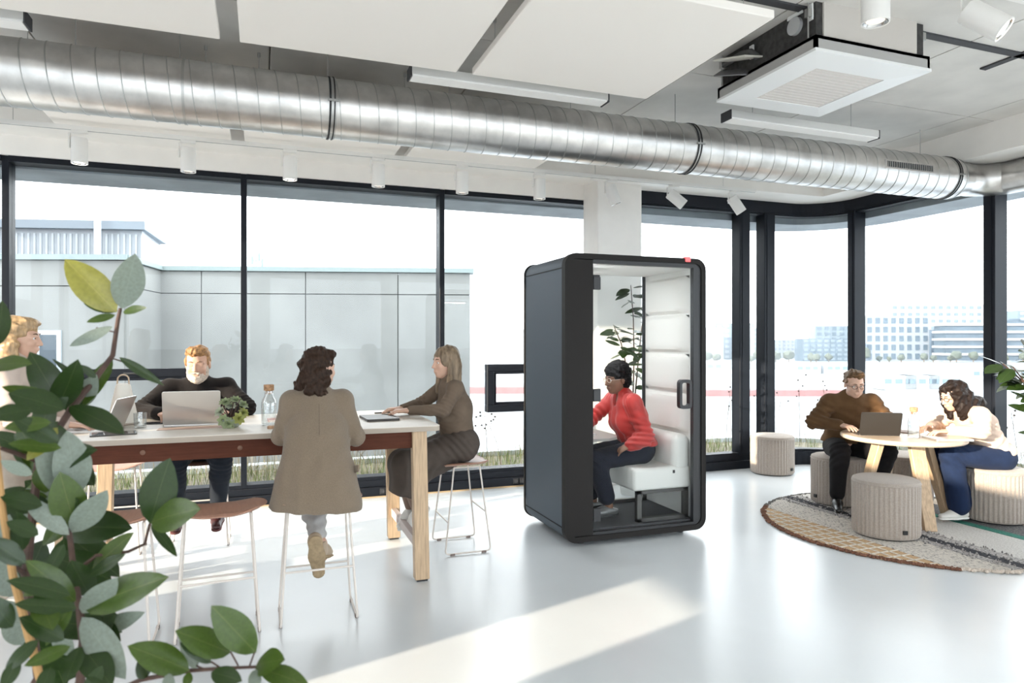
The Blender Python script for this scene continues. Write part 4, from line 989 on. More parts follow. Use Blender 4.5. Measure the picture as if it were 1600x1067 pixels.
ring_y(o2, i_, -dp/2+0.065, dp/2-0.03).build('shell', M_shell, bo, smooth=True)
ring_y(o_, rrect(w-0.085, hgt-0.085, 0.06, 8, 0, zc), -dp/2, -dp/2+0.062).build('front_frame', M_front, bo, smooth=True)
ring_y(o_, rrect(w-0.085, hgt-0.085, 0.06, 8, 0, zc), dp/2-0.028, dp/2).build('rear_frame', M_front, bo, smooth=True)
for s_ in (-1,):   # seam reveal lines on the side
    for zz in (BZ0+0.11, BZ1-0.11):
        m = MB(); m.b2((-w/2+0.004, -dp/2+0.07, zz-0.003), (-w/2+0.0075, dp/2-0.03, zz+0.003)); m.build('side_seam', M_front, bo)
gx0, gx1 = 2.405-bc[0], 3.292-bc[0]; gz0, gz1 = 0.105, 2.165
# fixed panel left of the door
m = MB(); m.b2((-w/2+0.04, -dp/2+0.008, BZ0+0.045), (gx0-0.012, -dp/2+0.05, BZ1-0.045)); m.build('front_panel', M_front, bo, bevel=0.003, seg=1)
# door jamb right / top / bottom
m = MB(); m.b2((gx1+0.012, -dp/2+0.012, BZ0+0.04), (w/2-0.04, -dp/2+0.055, BZ1-0.04)); m.b2((gx0-0.012, -dp/2+0.012, gz1+0.006), (gx1+0.012, -dp/2+0.055, BZ1-0.04)); m.b2((gx0-0.012, -dp/2+0.012, BZ0+0.04), (gx1+0.012, -dp/2+0.055, gz0-0.006)); m.build('door_jamb', M_black2, bo)
M_bglass = glass_mat('booth_glass', (0.95, 0.96, 0.96), 0.008)
m = MB(); m.b2((gx0-0.008, -dp/2+0.015, gz0), (gx1+0.008, -dp/2+0.025, gz1)); dr = m.build('glass_door', M_bglass, bo)
# hinges and pull handle
for zz in (2.02, 1.155, 0.23):
    m = MB(); m.b2((gx0-0.010, -dp/2+0.004, zz-0.05), (gx0+0.052, -dp/2+0.034, zz+0.05)); m.build('hinge', M_black2, dr, bevel=0.006)
hx, hz = 3.205-bc[0], 1.145
oo = rrect(0.115, 0.235, 0.03, 5, hx, hz); ii = rrect(0.070, 0.185, 0.018, 5, hx, hz)
ring_y(oo, ii, -dp/2-0.030, -dp/2+0.014).build('pull_handle', M_black2, dr, smooth=True)
# red status lamp on the top edge
m = MB(); m.b2((1.0756-0.54-0.0, 0, 0), (0.01, 0.01, 0.01)); tx = on_y(1075, BY0).x-bc[0]
m = MB(); m.b2((tx-0.026, -dp/2-0.004, BZ1-0.03), (tx+0.026, -dp/2+0.035, BZ1+0.012)); m.build('status_lamp', mat('status_red', (0.85, 0.09, 0.10), 0.4, emit=(1, 0.12, 0.12), estr=0.6), bo, bevel=0.006)
# interior lining
iw = w-0.10
m = MB(); m.b2((-iw/2, -dp/2+0.07, BZ0+0.05), (iw/2, dp/2-0.035, BZ0+0.075)); m.build('carpet', M_carpet, bo)
m = MB(); m.b2((-iw/2, -dp/2+0.07, BZ1-0.075), (iw/2, dp/2-0.035, BZ1-0.05)); m.build('headliner', M_felt, bo)
m = MB(); m.b2((-iw/2, -dp/2+0.07, BZ0+0.075), (-iw/2+0.02, dp/2-0.035, BZ1-0.075)); m.build('left_lining', M_felt, bo)
m = MB(); m.b2((iw/2-0.02, -dp/2+0.07, BZ0+0.075), (iw/2, dp/2-0.035, BZ1-0.075)); m.build('right_lining', M_felt, bo)
# rear glass
m = MB(); m.b2((-iw/2+0.02, dp/2-0.03, BZ0+0.06), (iw/2-0.02, dp/2-0.022, BZ1-0.06)); m.build('rear_glass', M_bglass, bo)
m = MB(); m.b2((iw/2-0.05, dp/2-0.045, BZ0+0.075), (iw/2-0.02, dp/2-0.032, BZ1-0.075)); m.build('rear_post', M_black2, bo)
# upholstered wall cushions on the right
def pillow(x0, y0, y1, z0, z1, th, nm, parent, m_):
    vs = []; fs = []; N = 12
    for i in range(N+1):
        for j in range(N+1):
            u, v = -1+2*i/N, -1+2*j/N
            b = (1-abs(u)**6)*(1-abs(v)**6); b = max(0, b)**0.5
            vs.append((x0-th*b, (y0+y1)/2+u*(y1-y0)/2, (z0+z1)/2+v*(z1-z0)/2))
    for i in range(N):
        for j in range(N): a = i*(N+1)+j; fs.append((a, a+1, a+N+2, a+N+1))
    n0 = len(vs); vs += [(x0, y0, z0), (x0, y1, z0), (x0, y1, z1), (x0, y0, z1)]; fs.append((n0, n0+1, n0+2, n0+3))
    m = MB(); m.add(vs, fs); return m.build(nm, m_, parent, smooth=True)
yy0, yy1 = -dp/2+0.13, dp/2-0.055
zb = [0.80, 1.10, 1.385, 1.67, 1.955-0.0, 2.13]
zb = [0.80, 1.135, 1.47, 1.80, 2.13]
for k in range(4): pillow(iw/2-0.02, yy0, yy1, zb[k]+0.006, zb[k+1]-0.006, 0.045, 'wall_cushion', bo, M_felt2)
# bench: seat block, back bolster, sled legs
m = MB(); m.b2((2.80-bc[0], -dp/2+0.10, 0.36), (3.345-bc[0], dp/2-0.06, 0.545)); sb = m.build('bench_seat', M_felt2, bo, bevel=0.03, seg=4); smooth_mesh(sb.data)
m = MB(); m.b2((3.175-bc[0], -dp/2+0.10, 0.50), (3.345-bc[0], dp/2-0.06, 0.80)); bs = m.build('bench_back', M_felt2, bo, bevel=0.06, seg=5); smooth_mesh(bs.data)
m = MB(); m.b2((3.165-bc[0], -dp/2+0.096, 0.49), (3.185-bc[0], -dp/2+0.1015, 0.515)); m.build('fabric_tag', M_black2, sb)
M_leg = mat('bench_steel', (0.10, 0.095, 0.09), 0.4, 0.6)
for yy in (-dp/2+0.13, dp/2-0.09):
    m = MB(); 
    m.b2((2.84-bc[0], yy-0.02, 0.11), (2.88-bc[0], yy+0.02, 0.362)); m.b2((3.28-bc[0], yy-0.02, 0.11), (3.32-bc[0], yy+0.02, 0.362)); m.b2((2.84-bc[0], yy-0.02, 0.11), (3.32-bc[0], yy+0.02, 0.14)); m.b2((2.84-bc[0], yy-0.02, 0.335), (3.32-bc[0], yy+0.02, 0.362)); m.build('bench_leg_frame', M_leg, bo)
# desk shelf and lamp
m = MB(); pl = [(-iw/2+0.02, -0.30), (-iw/2+0.40, -0.30), (-iw/2+0.50, -0.24), (-iw/2+0.56, -0.12), (-iw/2+0.56, 0.28), (-iw/2+0.50, 0.36), (-iw/2+0.02, 0.36)]
m.prism(pl, 0.775, 0.798); m.build('desk_top', mat('desk_grey', (0.30, 0.27, 0.25), 0.5), bo, bevel=0.004)
m = MB(); m.b2((-iw/2+0.03, -0.10, 2.10), (-iw/2+0.42, 0.0, 2.12)); lm = m.build('lamp_bar', M_black2, bo, bevel=0.004)
m = MB(); m.b2((-iw/2+0.05, -0.09, 2.093), (-iw/2+0.41, -0.01, 2.101)); m.build('lamp_strip', mat('booth_lamp', (1, 1, 1), 0.5, emit=(0.95, 0.98, 1.0), estr=70), lm)
# feet
for sx_ in (-1, 1):
    for sy_ in (-1, 1):
        m = MB(); m.lathe([(0.035, 0), (0.035, 0.05)], 16, (sx_*(w/2-0.18), sy_*(dp/2-0.12), 0)); m.build('foot', M_black2, bo)
# laptop inside the booth
laptop((2.46, 5.17, 0.798), PI/2+0.1, 0, M_alu, M_key, 'closed pale laptop on the desk inside the phone booth', 0.30, 0.21)

# ================================================================ PLANTS
def leaf_mesh(name, L, Wd, bend, fold, m_, n=10, tip=0.12, shape=0.9):
    """leaf along +x from stem end, width along y, upper side +z"""
    vs = []; fs = []; k = 7
    for i in range(n+1):
        t = i/n; prof = max(0.0, math.sin(PI*min(1, t**shape)))**0.75 if 0 < t < 1 else 0.0
        w_ = Wd/2*prof; x = L*t*(1-0.12*bend*t); z = -bend*L*0.28*t*t
        for j in range(k):
            s_ = -1+2*j/(k-1); zz = z+fold*abs(s_)*w_*0.9-0.10*w_*s_*s_+0.012*Wd*math.sin(i*1.7+j*2.1)*abs(s_)
            vs.append((x, s_*w_, zz))
    for i in range(n):
        for j in range(k-1): a = i*k+j; fs.append((a, a+1, a+k+1, a+k))
    # thickness: lower skin
    N0 = len(vs); vs += [(x, y, z-0.0016) for (x, y, z) in vs]
    fs += [tuple(N0+i for i in f[::-1]) for f in fs]
    # raised midrib
    for i in range(n):
        t0, t1 = i/n, (i+1)/n
        pass
    me = bpy.data.meshes.new(name); me.from_pydata(vs, [], fs); me.materials.append(m_)
    me.polygons.foreach_set('use_smooth', [True]*len(me.polygons)); return me
def leaf_mat(name, top, under, midrib, rough=0.28):
    m = bpy.data.materials.new(name); m.use_nodes = True; MATS[name] = m
    n = m.node_tree.nodes; L = m.node_tree.links; p = n['Principled BSDF']; p.inputs['Roughness'].default_value = rough
    tc_ = n.new('ShaderNodeTexCoord'); sp = n.new('ShaderNodeSeparateXYZ'); L.new(tc_.outputs['Object'], sp.inputs[0])
    ab = n.new('ShaderNodeMath'); ab.operation = 'ABSOLUTE'; L.new(sp.outputs['Y'], ab.inputs[0])
    nz_ = n.new('ShaderNodeTexNoise'); nz_.inputs['Scale'].default_value = 22; L.new(tc_.outputs['Object'], nz_.inputs['Vector'])
    vr = n.new('ShaderNodeMix'); vr.data_type = 'RGBA'; L.new(nz_.outputs['Fac'], vr.inputs[0]); vr.inputs[6].default_value = (*[v*0.65 for v in top], 1); vr.inputs[7].default_value = (*[v*1.35 for v in top], 1)
    rib = n.new('ShaderNodeMapRange'); rib.inputs['From Min'].default_value = 0.0012; rib.inputs['From Max'].default_value = 0.0035; L.new(ab.outputs[0], rib.inputs['Value'])
    mx1 = n.new('ShaderNodeMix'); mx1.data_type = 'RGBA'; L.new(rib.outputs[0], mx1.inputs[0]); mx1.inputs[6].default_value = (*midrib, 1); L.new(vr.outputs[2], mx1.inputs[7])
    nrm = n.new('ShaderNodeTexCoord'); sn = n.new('ShaderNodeSeparateXYZ'); L.new(nrm.outputs['Normal'], sn.inputs[0])
    # side of the leaf by its own (object) normal: the lower skin is paler
    gt = n.new('ShaderNodeMath'); gt.operation = 'GREATER_THAN'; gt.inputs[1].default_value = 0.0; L.new(sn.outputs['Z'], gt.inputs[0])
    mx2 = n.new('ShaderNodeMix'); mx2.data_type = 'RGBA'; L.new(gt.outputs[0], mx2.inputs[0]); mx2.inputs[6].default_value = (*under, 1); L.new(mx1.outputs[2], mx2.inputs[7])
    L.new(mx2.outputs[2], p.inputs['Base Color'])
    p.inputs['Transmission Weight'].default_value = 0.0
    ts = n.new('ShaderNodeBsdfTranslucent'); ts.inputs[0].default_value = (top[0]*2.2, top[1]*2.0, top[2]*0.8, 1)
    ms = n.new('ShaderNodeMixShader'); ms.inputs[0].default_value = 0.18; L.new(p.outputs[0], ms.inputs[1]); L.new(ts.outputs[0], ms.inputs[2]); L.new(ms.outputs[0], n['Material Output'].inputs[0])
    return m
LM_dark = leaf_mat('leaf_dark', (0.022, 0.046, 0.010), (0.16, 0.20, 0.15), (0.10, 0.13, 0.05))
LM_mid = leaf_mat('leaf_green', (0.055, 0.095, 0.014), (0.22, 0.26, 0.20), (0.18, 0.20, 0.06))
LM_yel = leaf_mat('leaf_variegated', (0.20, 0.20, 0.035), (0.22, 0.26, 0.12), (0.34, 0.31, 0.09))
LM_pale = leaf_mat('leaf_underside', (0.22, 0.26, 0.22), (0.20, 0.24, 0.20), (0.30, 0.34, 0.28), 0.5)
M_bark = mat('plant_bark', (0.065, 0.034, 0.024), 0.75, var=0.3, vscale=40); M_cane = mat('plant_cane', (0.42, 0.24, 0.09), 0.7)
def put_leaf(parent, base, tip_, face, me, inv=False):
    """orient a unit leaf mesh (length 1) between base and tip, upper side towards 'face'"""
    b, t = Vector(base), Vector(tip_); x = (t-b); Ln = x.length; x.normalize(); f = Vector(face); z = (f-x*f.dot(x)).normalized(); y = z.cross(x)
    o = bpy.data.objects.new('leaf', me); COL.objects.link(o); o.parent = parent
    Mx = Matrix((x, y, z)).transposed().to_4x4(); Mx.translation = b-Vector(parent.location)
    o.matrix_local = Mx @ Matrix.Diagonal((Ln, Ln, Ln, 1)); return o
UL = {}
def unit_leaf(ratio, bend, mt):
    k = (round(ratio, 2), round(bend, 1), mt.name)
    if k not in UL: UL[k] = leaf_mesh('leaf', 1.0, ratio, bend, 0.18, mt)
    return UL[k]
# --- big foreground plant; leaves given as photo pixels (stem end, tip) with their own distances
PB = Vector((-0.62, 1.42, 0))
fp = thing('potted_rubber_plant', 'large leafy pot plant with glossy oval leaves in the foreground', 'plant', PB)
D, G, Yv, U = LM_dark, LM_mid, LM_yel, LM_pale
LEAVES = [ # base px,py, tip px,py, distance, ratio, material, facing tilt (-1 down .. 1 up toward camera)
 (182, 488, 97, 400, 1.62, .46, Yv, .5), (190, 482, 212, 396, 1.62, .50, U, .4), (184, 486, 128, 470, 1.66, .40, D, .6), (180, 492, 134, 502, 1.60, .3, G, .7), (192, 488, 222, 478, 1.6, .22, D, .3),
 (176, 510, 102, 544, 1.62, .24, U, .6), (176, 560, 118, 640, 1.66, .30, G, .4), (186, 558, 252, 600, 1.60, .16, D, .2), (150, 590, 125, 570, 1.6, .3, D, .4), (130, 600, 80, 558, 1.60, .16, D, .3),
 (108, 634, 196, 672, 1.55, .36, D, .8), (100, 640, 42, 543, 1.55, .42, D, .5), (92, 628, 0, 600, 1.50, .30, G, .8), (100, 640, 10, 610, 1.45, .55, D, .7), (-20, 572, 44, 560, 1.44, .40, G, .8),
 (-4, 540, 4, 470, 1.40, .36, D, .4), (105, 645, 125, 600, 1.62, .45, D, .4), (110, 640, 150, 592, 1.64, .4, U, .4),
 (118, 775, 108, 672, 1.50, .48, U, .1), (100, 776, 60, 680, 1.50, .35, U, .2), (118, 826, 92, 738, 1.48, .50, G, .6), (112, 832, 168, 770, 1.48, .40, U, .3), (108, 836, 30, 770, 1.46, .28, U, .3), (70, 770, 60, 730, 1.52, .4, G, .5), (66, 790, 0, 772, 1.44, .5, D, .8),
 (234, 818, 262, 716, 1.52, .48, D, .5), (236, 816, 304, 790, 1.50, .50, G, .5), (236, 820, 278, 866, 1.54, .22, D, .4), (144, 888, 206, 832, 1.5, .24, G, .4), (140, 898, 190, 866, 1.46, .22, D, .3), (132, 952, 252, 894, 1.42, .34, G, .6), (128, 958, 182, 908, 1.42, .4, U, .3),
 (128, 964, 196, 1062, 1.40, .36, U, .2), (126, 968, 188, 1000, 1.44, .44, D, .5), (150, 986, 220, 960, 1.46, .28, U, .4), (118, 940, 42, 872, 1.40, .36, G, .6), (110, 930, 10, 900, 1.36, .32, D, .8), (120, 950, 20, 940, 1.35, .34, D, .9), (112, 944, 70, 1010, 1.38, .36, G, .6),
 (100, 1000, 30, 960, 1.34, .42, D, .7), (110, 1010, 36, 1040, 1.32, .42, G, .7), (124, 1010, 100, 1067, 1.36, .48, D, .5), (128, 1010, 176, 1067, 1.38, .44, D, .5), (60, 1000, 0, 1050, 1.30, .45, D, .8), (40, 880, -20, 840, 1.34, .45, D, .7), (36, 860, 30, 800, 1.40, .4, D, .5),
 (96, 700, 10, 690, 1.42, .34, G, .8), (92, 690, 20, 650, 1.40, .42, D, .7), (80, 660, 0, 665, 1.38, .40, G, .7), (90, 668, 40, 720, 1.44, .40, Yv, .5), (50, 640, -20, 650, 1.32, .5, D, .8), (60, 836, 10, 812, 1.36, .5, D, .6), (50, 742, 0, 720, 1.38, .4, U, .5), (100, 850, 70, 900, 1.44, .42, D, .5), (60, 940, 84, 980, 1.34, .5, G, .6), (140, 930, 110, 880, 1.48, .5, D, .4),
 (296, 1048, 200, 1004, 1.36, .42, G, .7), (360, 1020, 274, 984, 1.38, .46, G, .7), (400, 1020, 330, 946, 1.38, .46, G, .6), (306, 1046, 284, 980, 1.4, .24, U, .4), (330, 1036, 280, 1000, 1.38, .3, D, .4), (400, 1040, 436, 1026, 1.36, .5, G, .6), (404, 1044, 486, 1067, 1.34, .36, G, .7), (330, 1050, 376, 1062, 1.33, .42, D, .7), (296, 1050, 290, 1075, 1.33, .5, G, .6), (230, 1058, 222, 1016, 1.38, .45, D, .5), (262, 1052, 264, 1085, 1.33, .4, U, .4), (400, 1046, 396, 1080, 1.34, .45, U, .4),
 (20, 980, -20, 930, 1.30, .5, D, .6), (30, 1030, 0, 1080, 1.28, .5, D, .6), (80, 1040, 60, 1090, 1.30, .5, D, .5), (160, 1040, 130, 1090, 1.34, .5, D, .6), (150, 990, 176, 960, 1.46, .5, D, .4), (90, 905, 30, 930, 1.38, .44, G, .6), (84, 820, 120, 780, 1.52, .5, D, .4)]
rnd = random.Random(21)
for k in range(46):
    bx = rnd.uniform(10, 130); by = rnd.uniform(640, 1060); a = rnd.uniform(0, 2*PI); ln = rnd.uniform(75, 120)
    if bx > 100 and math.cos(a) > 0.2: a = PI-a
    LEAVES.append((bx, by, bx+ln*math.cos(a), by+ln*math.sin(a)*.8, rnd.uniform(1.52, 1.78), rnd.uniform(.36, .5), rnd.choice((D, D, D, G, U)), rnd.uniform(.3, .9)))
camv = Vector((0, 0, CAMH))
for (bx, by, tx_, ty_, d_, ra, mt, up) in LEAVES:
    jit = rnd.uniform(-.02, .02)
    b = at_d(bx, by, d_); t = at_d(tx_, ty_, d_-0.05+jit)
    toc = (camv-b).normalized(); face = toc*(1.0)+Vector((rnd.uniform(-.35, .35), 0, up*0.7)); 
    if mt is U: face = toc+Vector((rnd.uniform(-.4, .4), 0, -0.1))
    put_leaf(fp, b, t, face, unit_leaf(ra, rnd.choice((0.1, 0.3, 0.5)), mt))
def px_path(l): return [at_d(a, b, c)-PB for (a, b, c) in l]
def stem(pts, r0, r1, m_=M_bark):
    k = len(pts); m = MB(); m.tube(pts, [r0+(r1-r0)*i/(k-1) for i in range(k)], 8); m.build('stem', m_, fp, smooth=True)
bs_ = Vector((0, 0, 0.42))
stem([bs_+Vector((-.05, 0, 0))]+px_path([(60, 1060, 1.46), (40, 900, 1.48), (60, 720, 1.52), (110, 640, 1.58), (150, 590, 1.62), (176, 555, 1.63), (184, 500, 1.63), (188, 482, 1.62)]), 0.011, 0.004)
stem([bs_+Vector((.02, -.03, 0))]+px_path([(125, 1067, 1.44), (130, 1000, 1.42), (124, 950, 1.43), (116, 900, 1.47), (108, 830, 1.48), (115, 775, 1.5)]), 0.011, 0.004)
stem(px_path([(116, 895, 1.47), (150, 868, 1.48), (200, 862, 1.5), (226, 850, 1.52), (234, 818, 1.52)]), 0.004, 0.003)
stem([bs_+Vector((.04, -.04, 0))]+px_path([(160, 1090, 1.40), (220, 1062, 1.38), (296, 1048, 1.37), (350, 1044, 1.37), (402, 1042, 1.36)]), 0.006, 0.003)
stem([bs_+Vector((-.02, .02, 0))]+px_path([(70, 1090, 1.42), (44, 990, 1.40), (20, 900, 1.40), (4, 800, 1.40), (-12, 640, 1.40), (-14, 540, 1.40)]), 0.010, 0.005, M_cane)
stem(px_path([(60, 720, 1.52), (0, 700, 1.46)]), 0.006, 0.004); stem(px_path([(40, 900, 1.48), (0, 860, 1.40)]), 0.005, 0.003)
for (a, b) in (((296, 1048, 1.37), (296, 1048, 1.36)), ((372, 1040, 1.37), (360, 1018, 1.38)), ((390, 1040, 1.37), (398, 1018, 1.38)), ((320, 1046, 1.37), (306, 1040, 1.4)), ((345, 1044, 1.37), (330, 1034, 1.38)), ((184, 520, 1.63), (150, 512, 1.62)), ((176, 560, 1.63), (222, 575, 1.6)), ((150, 590, 1.62), (128, 600, 1.6))):
    m = MB(); m.tube(px_path([a, b]) if a != b else px_path([a, (b[0]-4, b[1]-4, b[2])]), 0.0018, 6); m.build('petiole', M_bark, fp, smooth=True)
m = MB(); m.lathe([(0.13, 0), (0.15, 0.02), (0.175, 0.34), (0.18, 0.36), (0.165, 0.36), (0.16, 0.33)], 36, cap1=False); m.build('pot', mat('pot_grey', (0.25, 0.25, 0.25), 0.7), fp, smooth=True)
m = MB(); m.lathe([(0.001, 0.325), (0.162, 0.325)], 30, cap0=False, cap1=False); m.build('soil', M_soil, fp)
stem([Vector((0, 0, 0.32)), bs_], 0.02, 0.016)
# --- generic floor plant builder
def floor_plant(name, loc, label, stems, ratio, L0, L1, mt, seed, pot=0.13, per=7):
    t = thing(name, label, 'plant', loc); rr = random.Random(seed); base = Vector(loc)
    m = MB(); m.lathe([(pot*.75, 0), (pot*.8, 0.02), (pot, 0.28), (pot*.93, 0.28), (pot*.9, 0.25)], 28, cap1=False); m.build('pot', mat('pot_white', (0.6, 0.6, 0.58), 0.6), t, smooth=True)
    m = MB(); m.lathe([(0.001, 0.25), (pot*.9, 0.25)], 24, cap0=False, cap1=False); m.build('soil', M_soil, t)
    for pts in stems:
        pts = [Vector(q_) for q_ in pts]; m = MB(); m.tube(pts, [0.010-0.006*i/(len(pts)-1) for i in range(len(pts))], 7); m.build('stem', M_bark, t, smooth=True)
        total = len(pts)
        for i in range(1, total):
            for k in range(per if i > 1 else 3):
                f = rr.random(); p0 = pts[i-1].lerp(pts[i], f)
                if p0.z < 0.7: continue
                a = rr.uniform(0, 2*PI); L_ = rr.uniform(L0, L1); dv_ = Vector((math.cos(a), math.sin(a), rr.uniform(-.35, .55))).normalized()
                put_leaf(t, base+p0+dv_*0.02, base+p0+dv_*L_, Vector((0, -.4, 1))+Vector((rr.uniform(-.4, .4), rr.uniform(-.4, .1), 0)), unit_leaf(ratio, rr.choice((.1, .5, .9)), mt))
    return t
bp_ = on_y(984, 6.15); 
floor_plant('potted_ficus', (bp_.x+0.03, 6.18, 0), 'leafy green pot plant standing between the booth and the column',
    [[(0, 0, .25), (0.02, 0, .8), (0.05, 0.02, 1.4), (0.03, 0, 1.8), (0.0, 0, 2.15)], [(0, 0, .25), (-.03, 0, .7), (-.05, -.03, 1.25), (-.14, -.05, 1.55), (-.22, -.05, 1.72)], [(0, 0, .25), (0.05, 0.02, .9), (0.12, 0.03, 1.5), (.16, 0.0, 1.95)]], 0.42, 0.15, 0.24, LM_dark, 4, 0.13, 10)
rp_ = at_d(1664, 560, 4.6); rp_.z = 0
floor_plant('potted_broadleaf', (rp_.x, rp_.y, 0), 'broad-leaved pot plant reaching in beside the side window post',
    [[(0, 0, .25), (-.06, .02, .8), (-.20, .07, 1.22), (-.33, .12, 1.40)], [(0, 0, .25), (0.02, 0, .8), (-.10, .03, 1.36), (-.22, .08, 1.5)], [(0, 0, .25), (-.08, .03, .9), (-.26, .10, 1.30), (-.38, .15, 1.42)]], 0.48, 0.13, 0.21, LM_dark, 9, 0.16, 14)
# --- succulent arrangement on the long table
q = on_z(360, 668, TH); t = thing('succulent_plant', 'pale green succulent rosettes in a small grey bowl on the long table', 'plant', (q.x, q.y+0.02, TH))
m = MB(); m.lathe([(0.04, 0), (0.055, 0.01), (0.07, 0.05), (0.065, 0.055), (0.05, 0.04)], 24, cap1=False); m.build('bowl', mat('bowl_sage', (0.34, 0.38, 0.30), 0.5), t, smooth=True)
SM = [leaf_mat('succulent_a', (0.30, 0.36, 0.20), (0.36, 0.42, 0.26), (0.4, 0.45, 0.3), .5), leaf_mat('succulent_b', (0.38, 0.40, 0.12), (0.42, 0.45, 0.18), (0.45, 0.48, 0.2), .5), leaf_mat('succulent_c', (0.42, 0.46, 0.36), (0.46, 0.5, 0.42), (0.5, 0.53, 0.45), .5)]
rr = random.Random(2)
for ci, (cx_, cz_, cy_, mi) in enumerate(((0.05, 0.06, -0.05, 1), (0.075, 0.09, 0.0, 1), (-0.04, 0.05, -0.04, 0), (-0.06, 0.10, 0.0, 2), (0.0, 0.13, 0.02, 2), (-0.01, 0.03, -0.06, 0), (0.03, 0.17, 0.02, 0), (-0.03, 0.16, 0.0, 0), (0.07, 0.14, 0.02, 0))):
    c = Vector((cx_, cy_, cz_)); nrm = (c-Vector((0, 0.02, 0.03))).normalized(); nrm.y -= .4; nrm.normalize()
    ax = nrm.orthogonal().normalized(); ay = nrm.cross(ax)
    for ringi, (nl, el, Ln) in enumerate(((7, 0.15, 0.045), (6, 0.7, 0.036), (4, 1.2, 0.024))):
        for k in range(nl):
            a = 2*PI*k/nl+ringi*.5+rr.uniform(-.1, .1); dv_ = (ax*math.cos(a)+ay*math.sin(a))*math.cos(el)+nrm*math.sin(el)
            b = Vector(t.location)+c; put_leaf(t, b, b+dv_*Ln, nrm, unit_leaf(0.62, 0.1, SM[mi]))
for k in range(9):
    a = rr.uniform(0, 2*PI); e = Vector((math.cos(a)*0.06, math.sin(a)*0.05-.02, rr.uniform(.1, .19))); m = MB(); m.tube([(0, 0, 0.04), e*0.6+Vector((0, 0, .02)), e], [0.004, 0.003, 0.0025], 5); m.build('stem', M_bark, t)
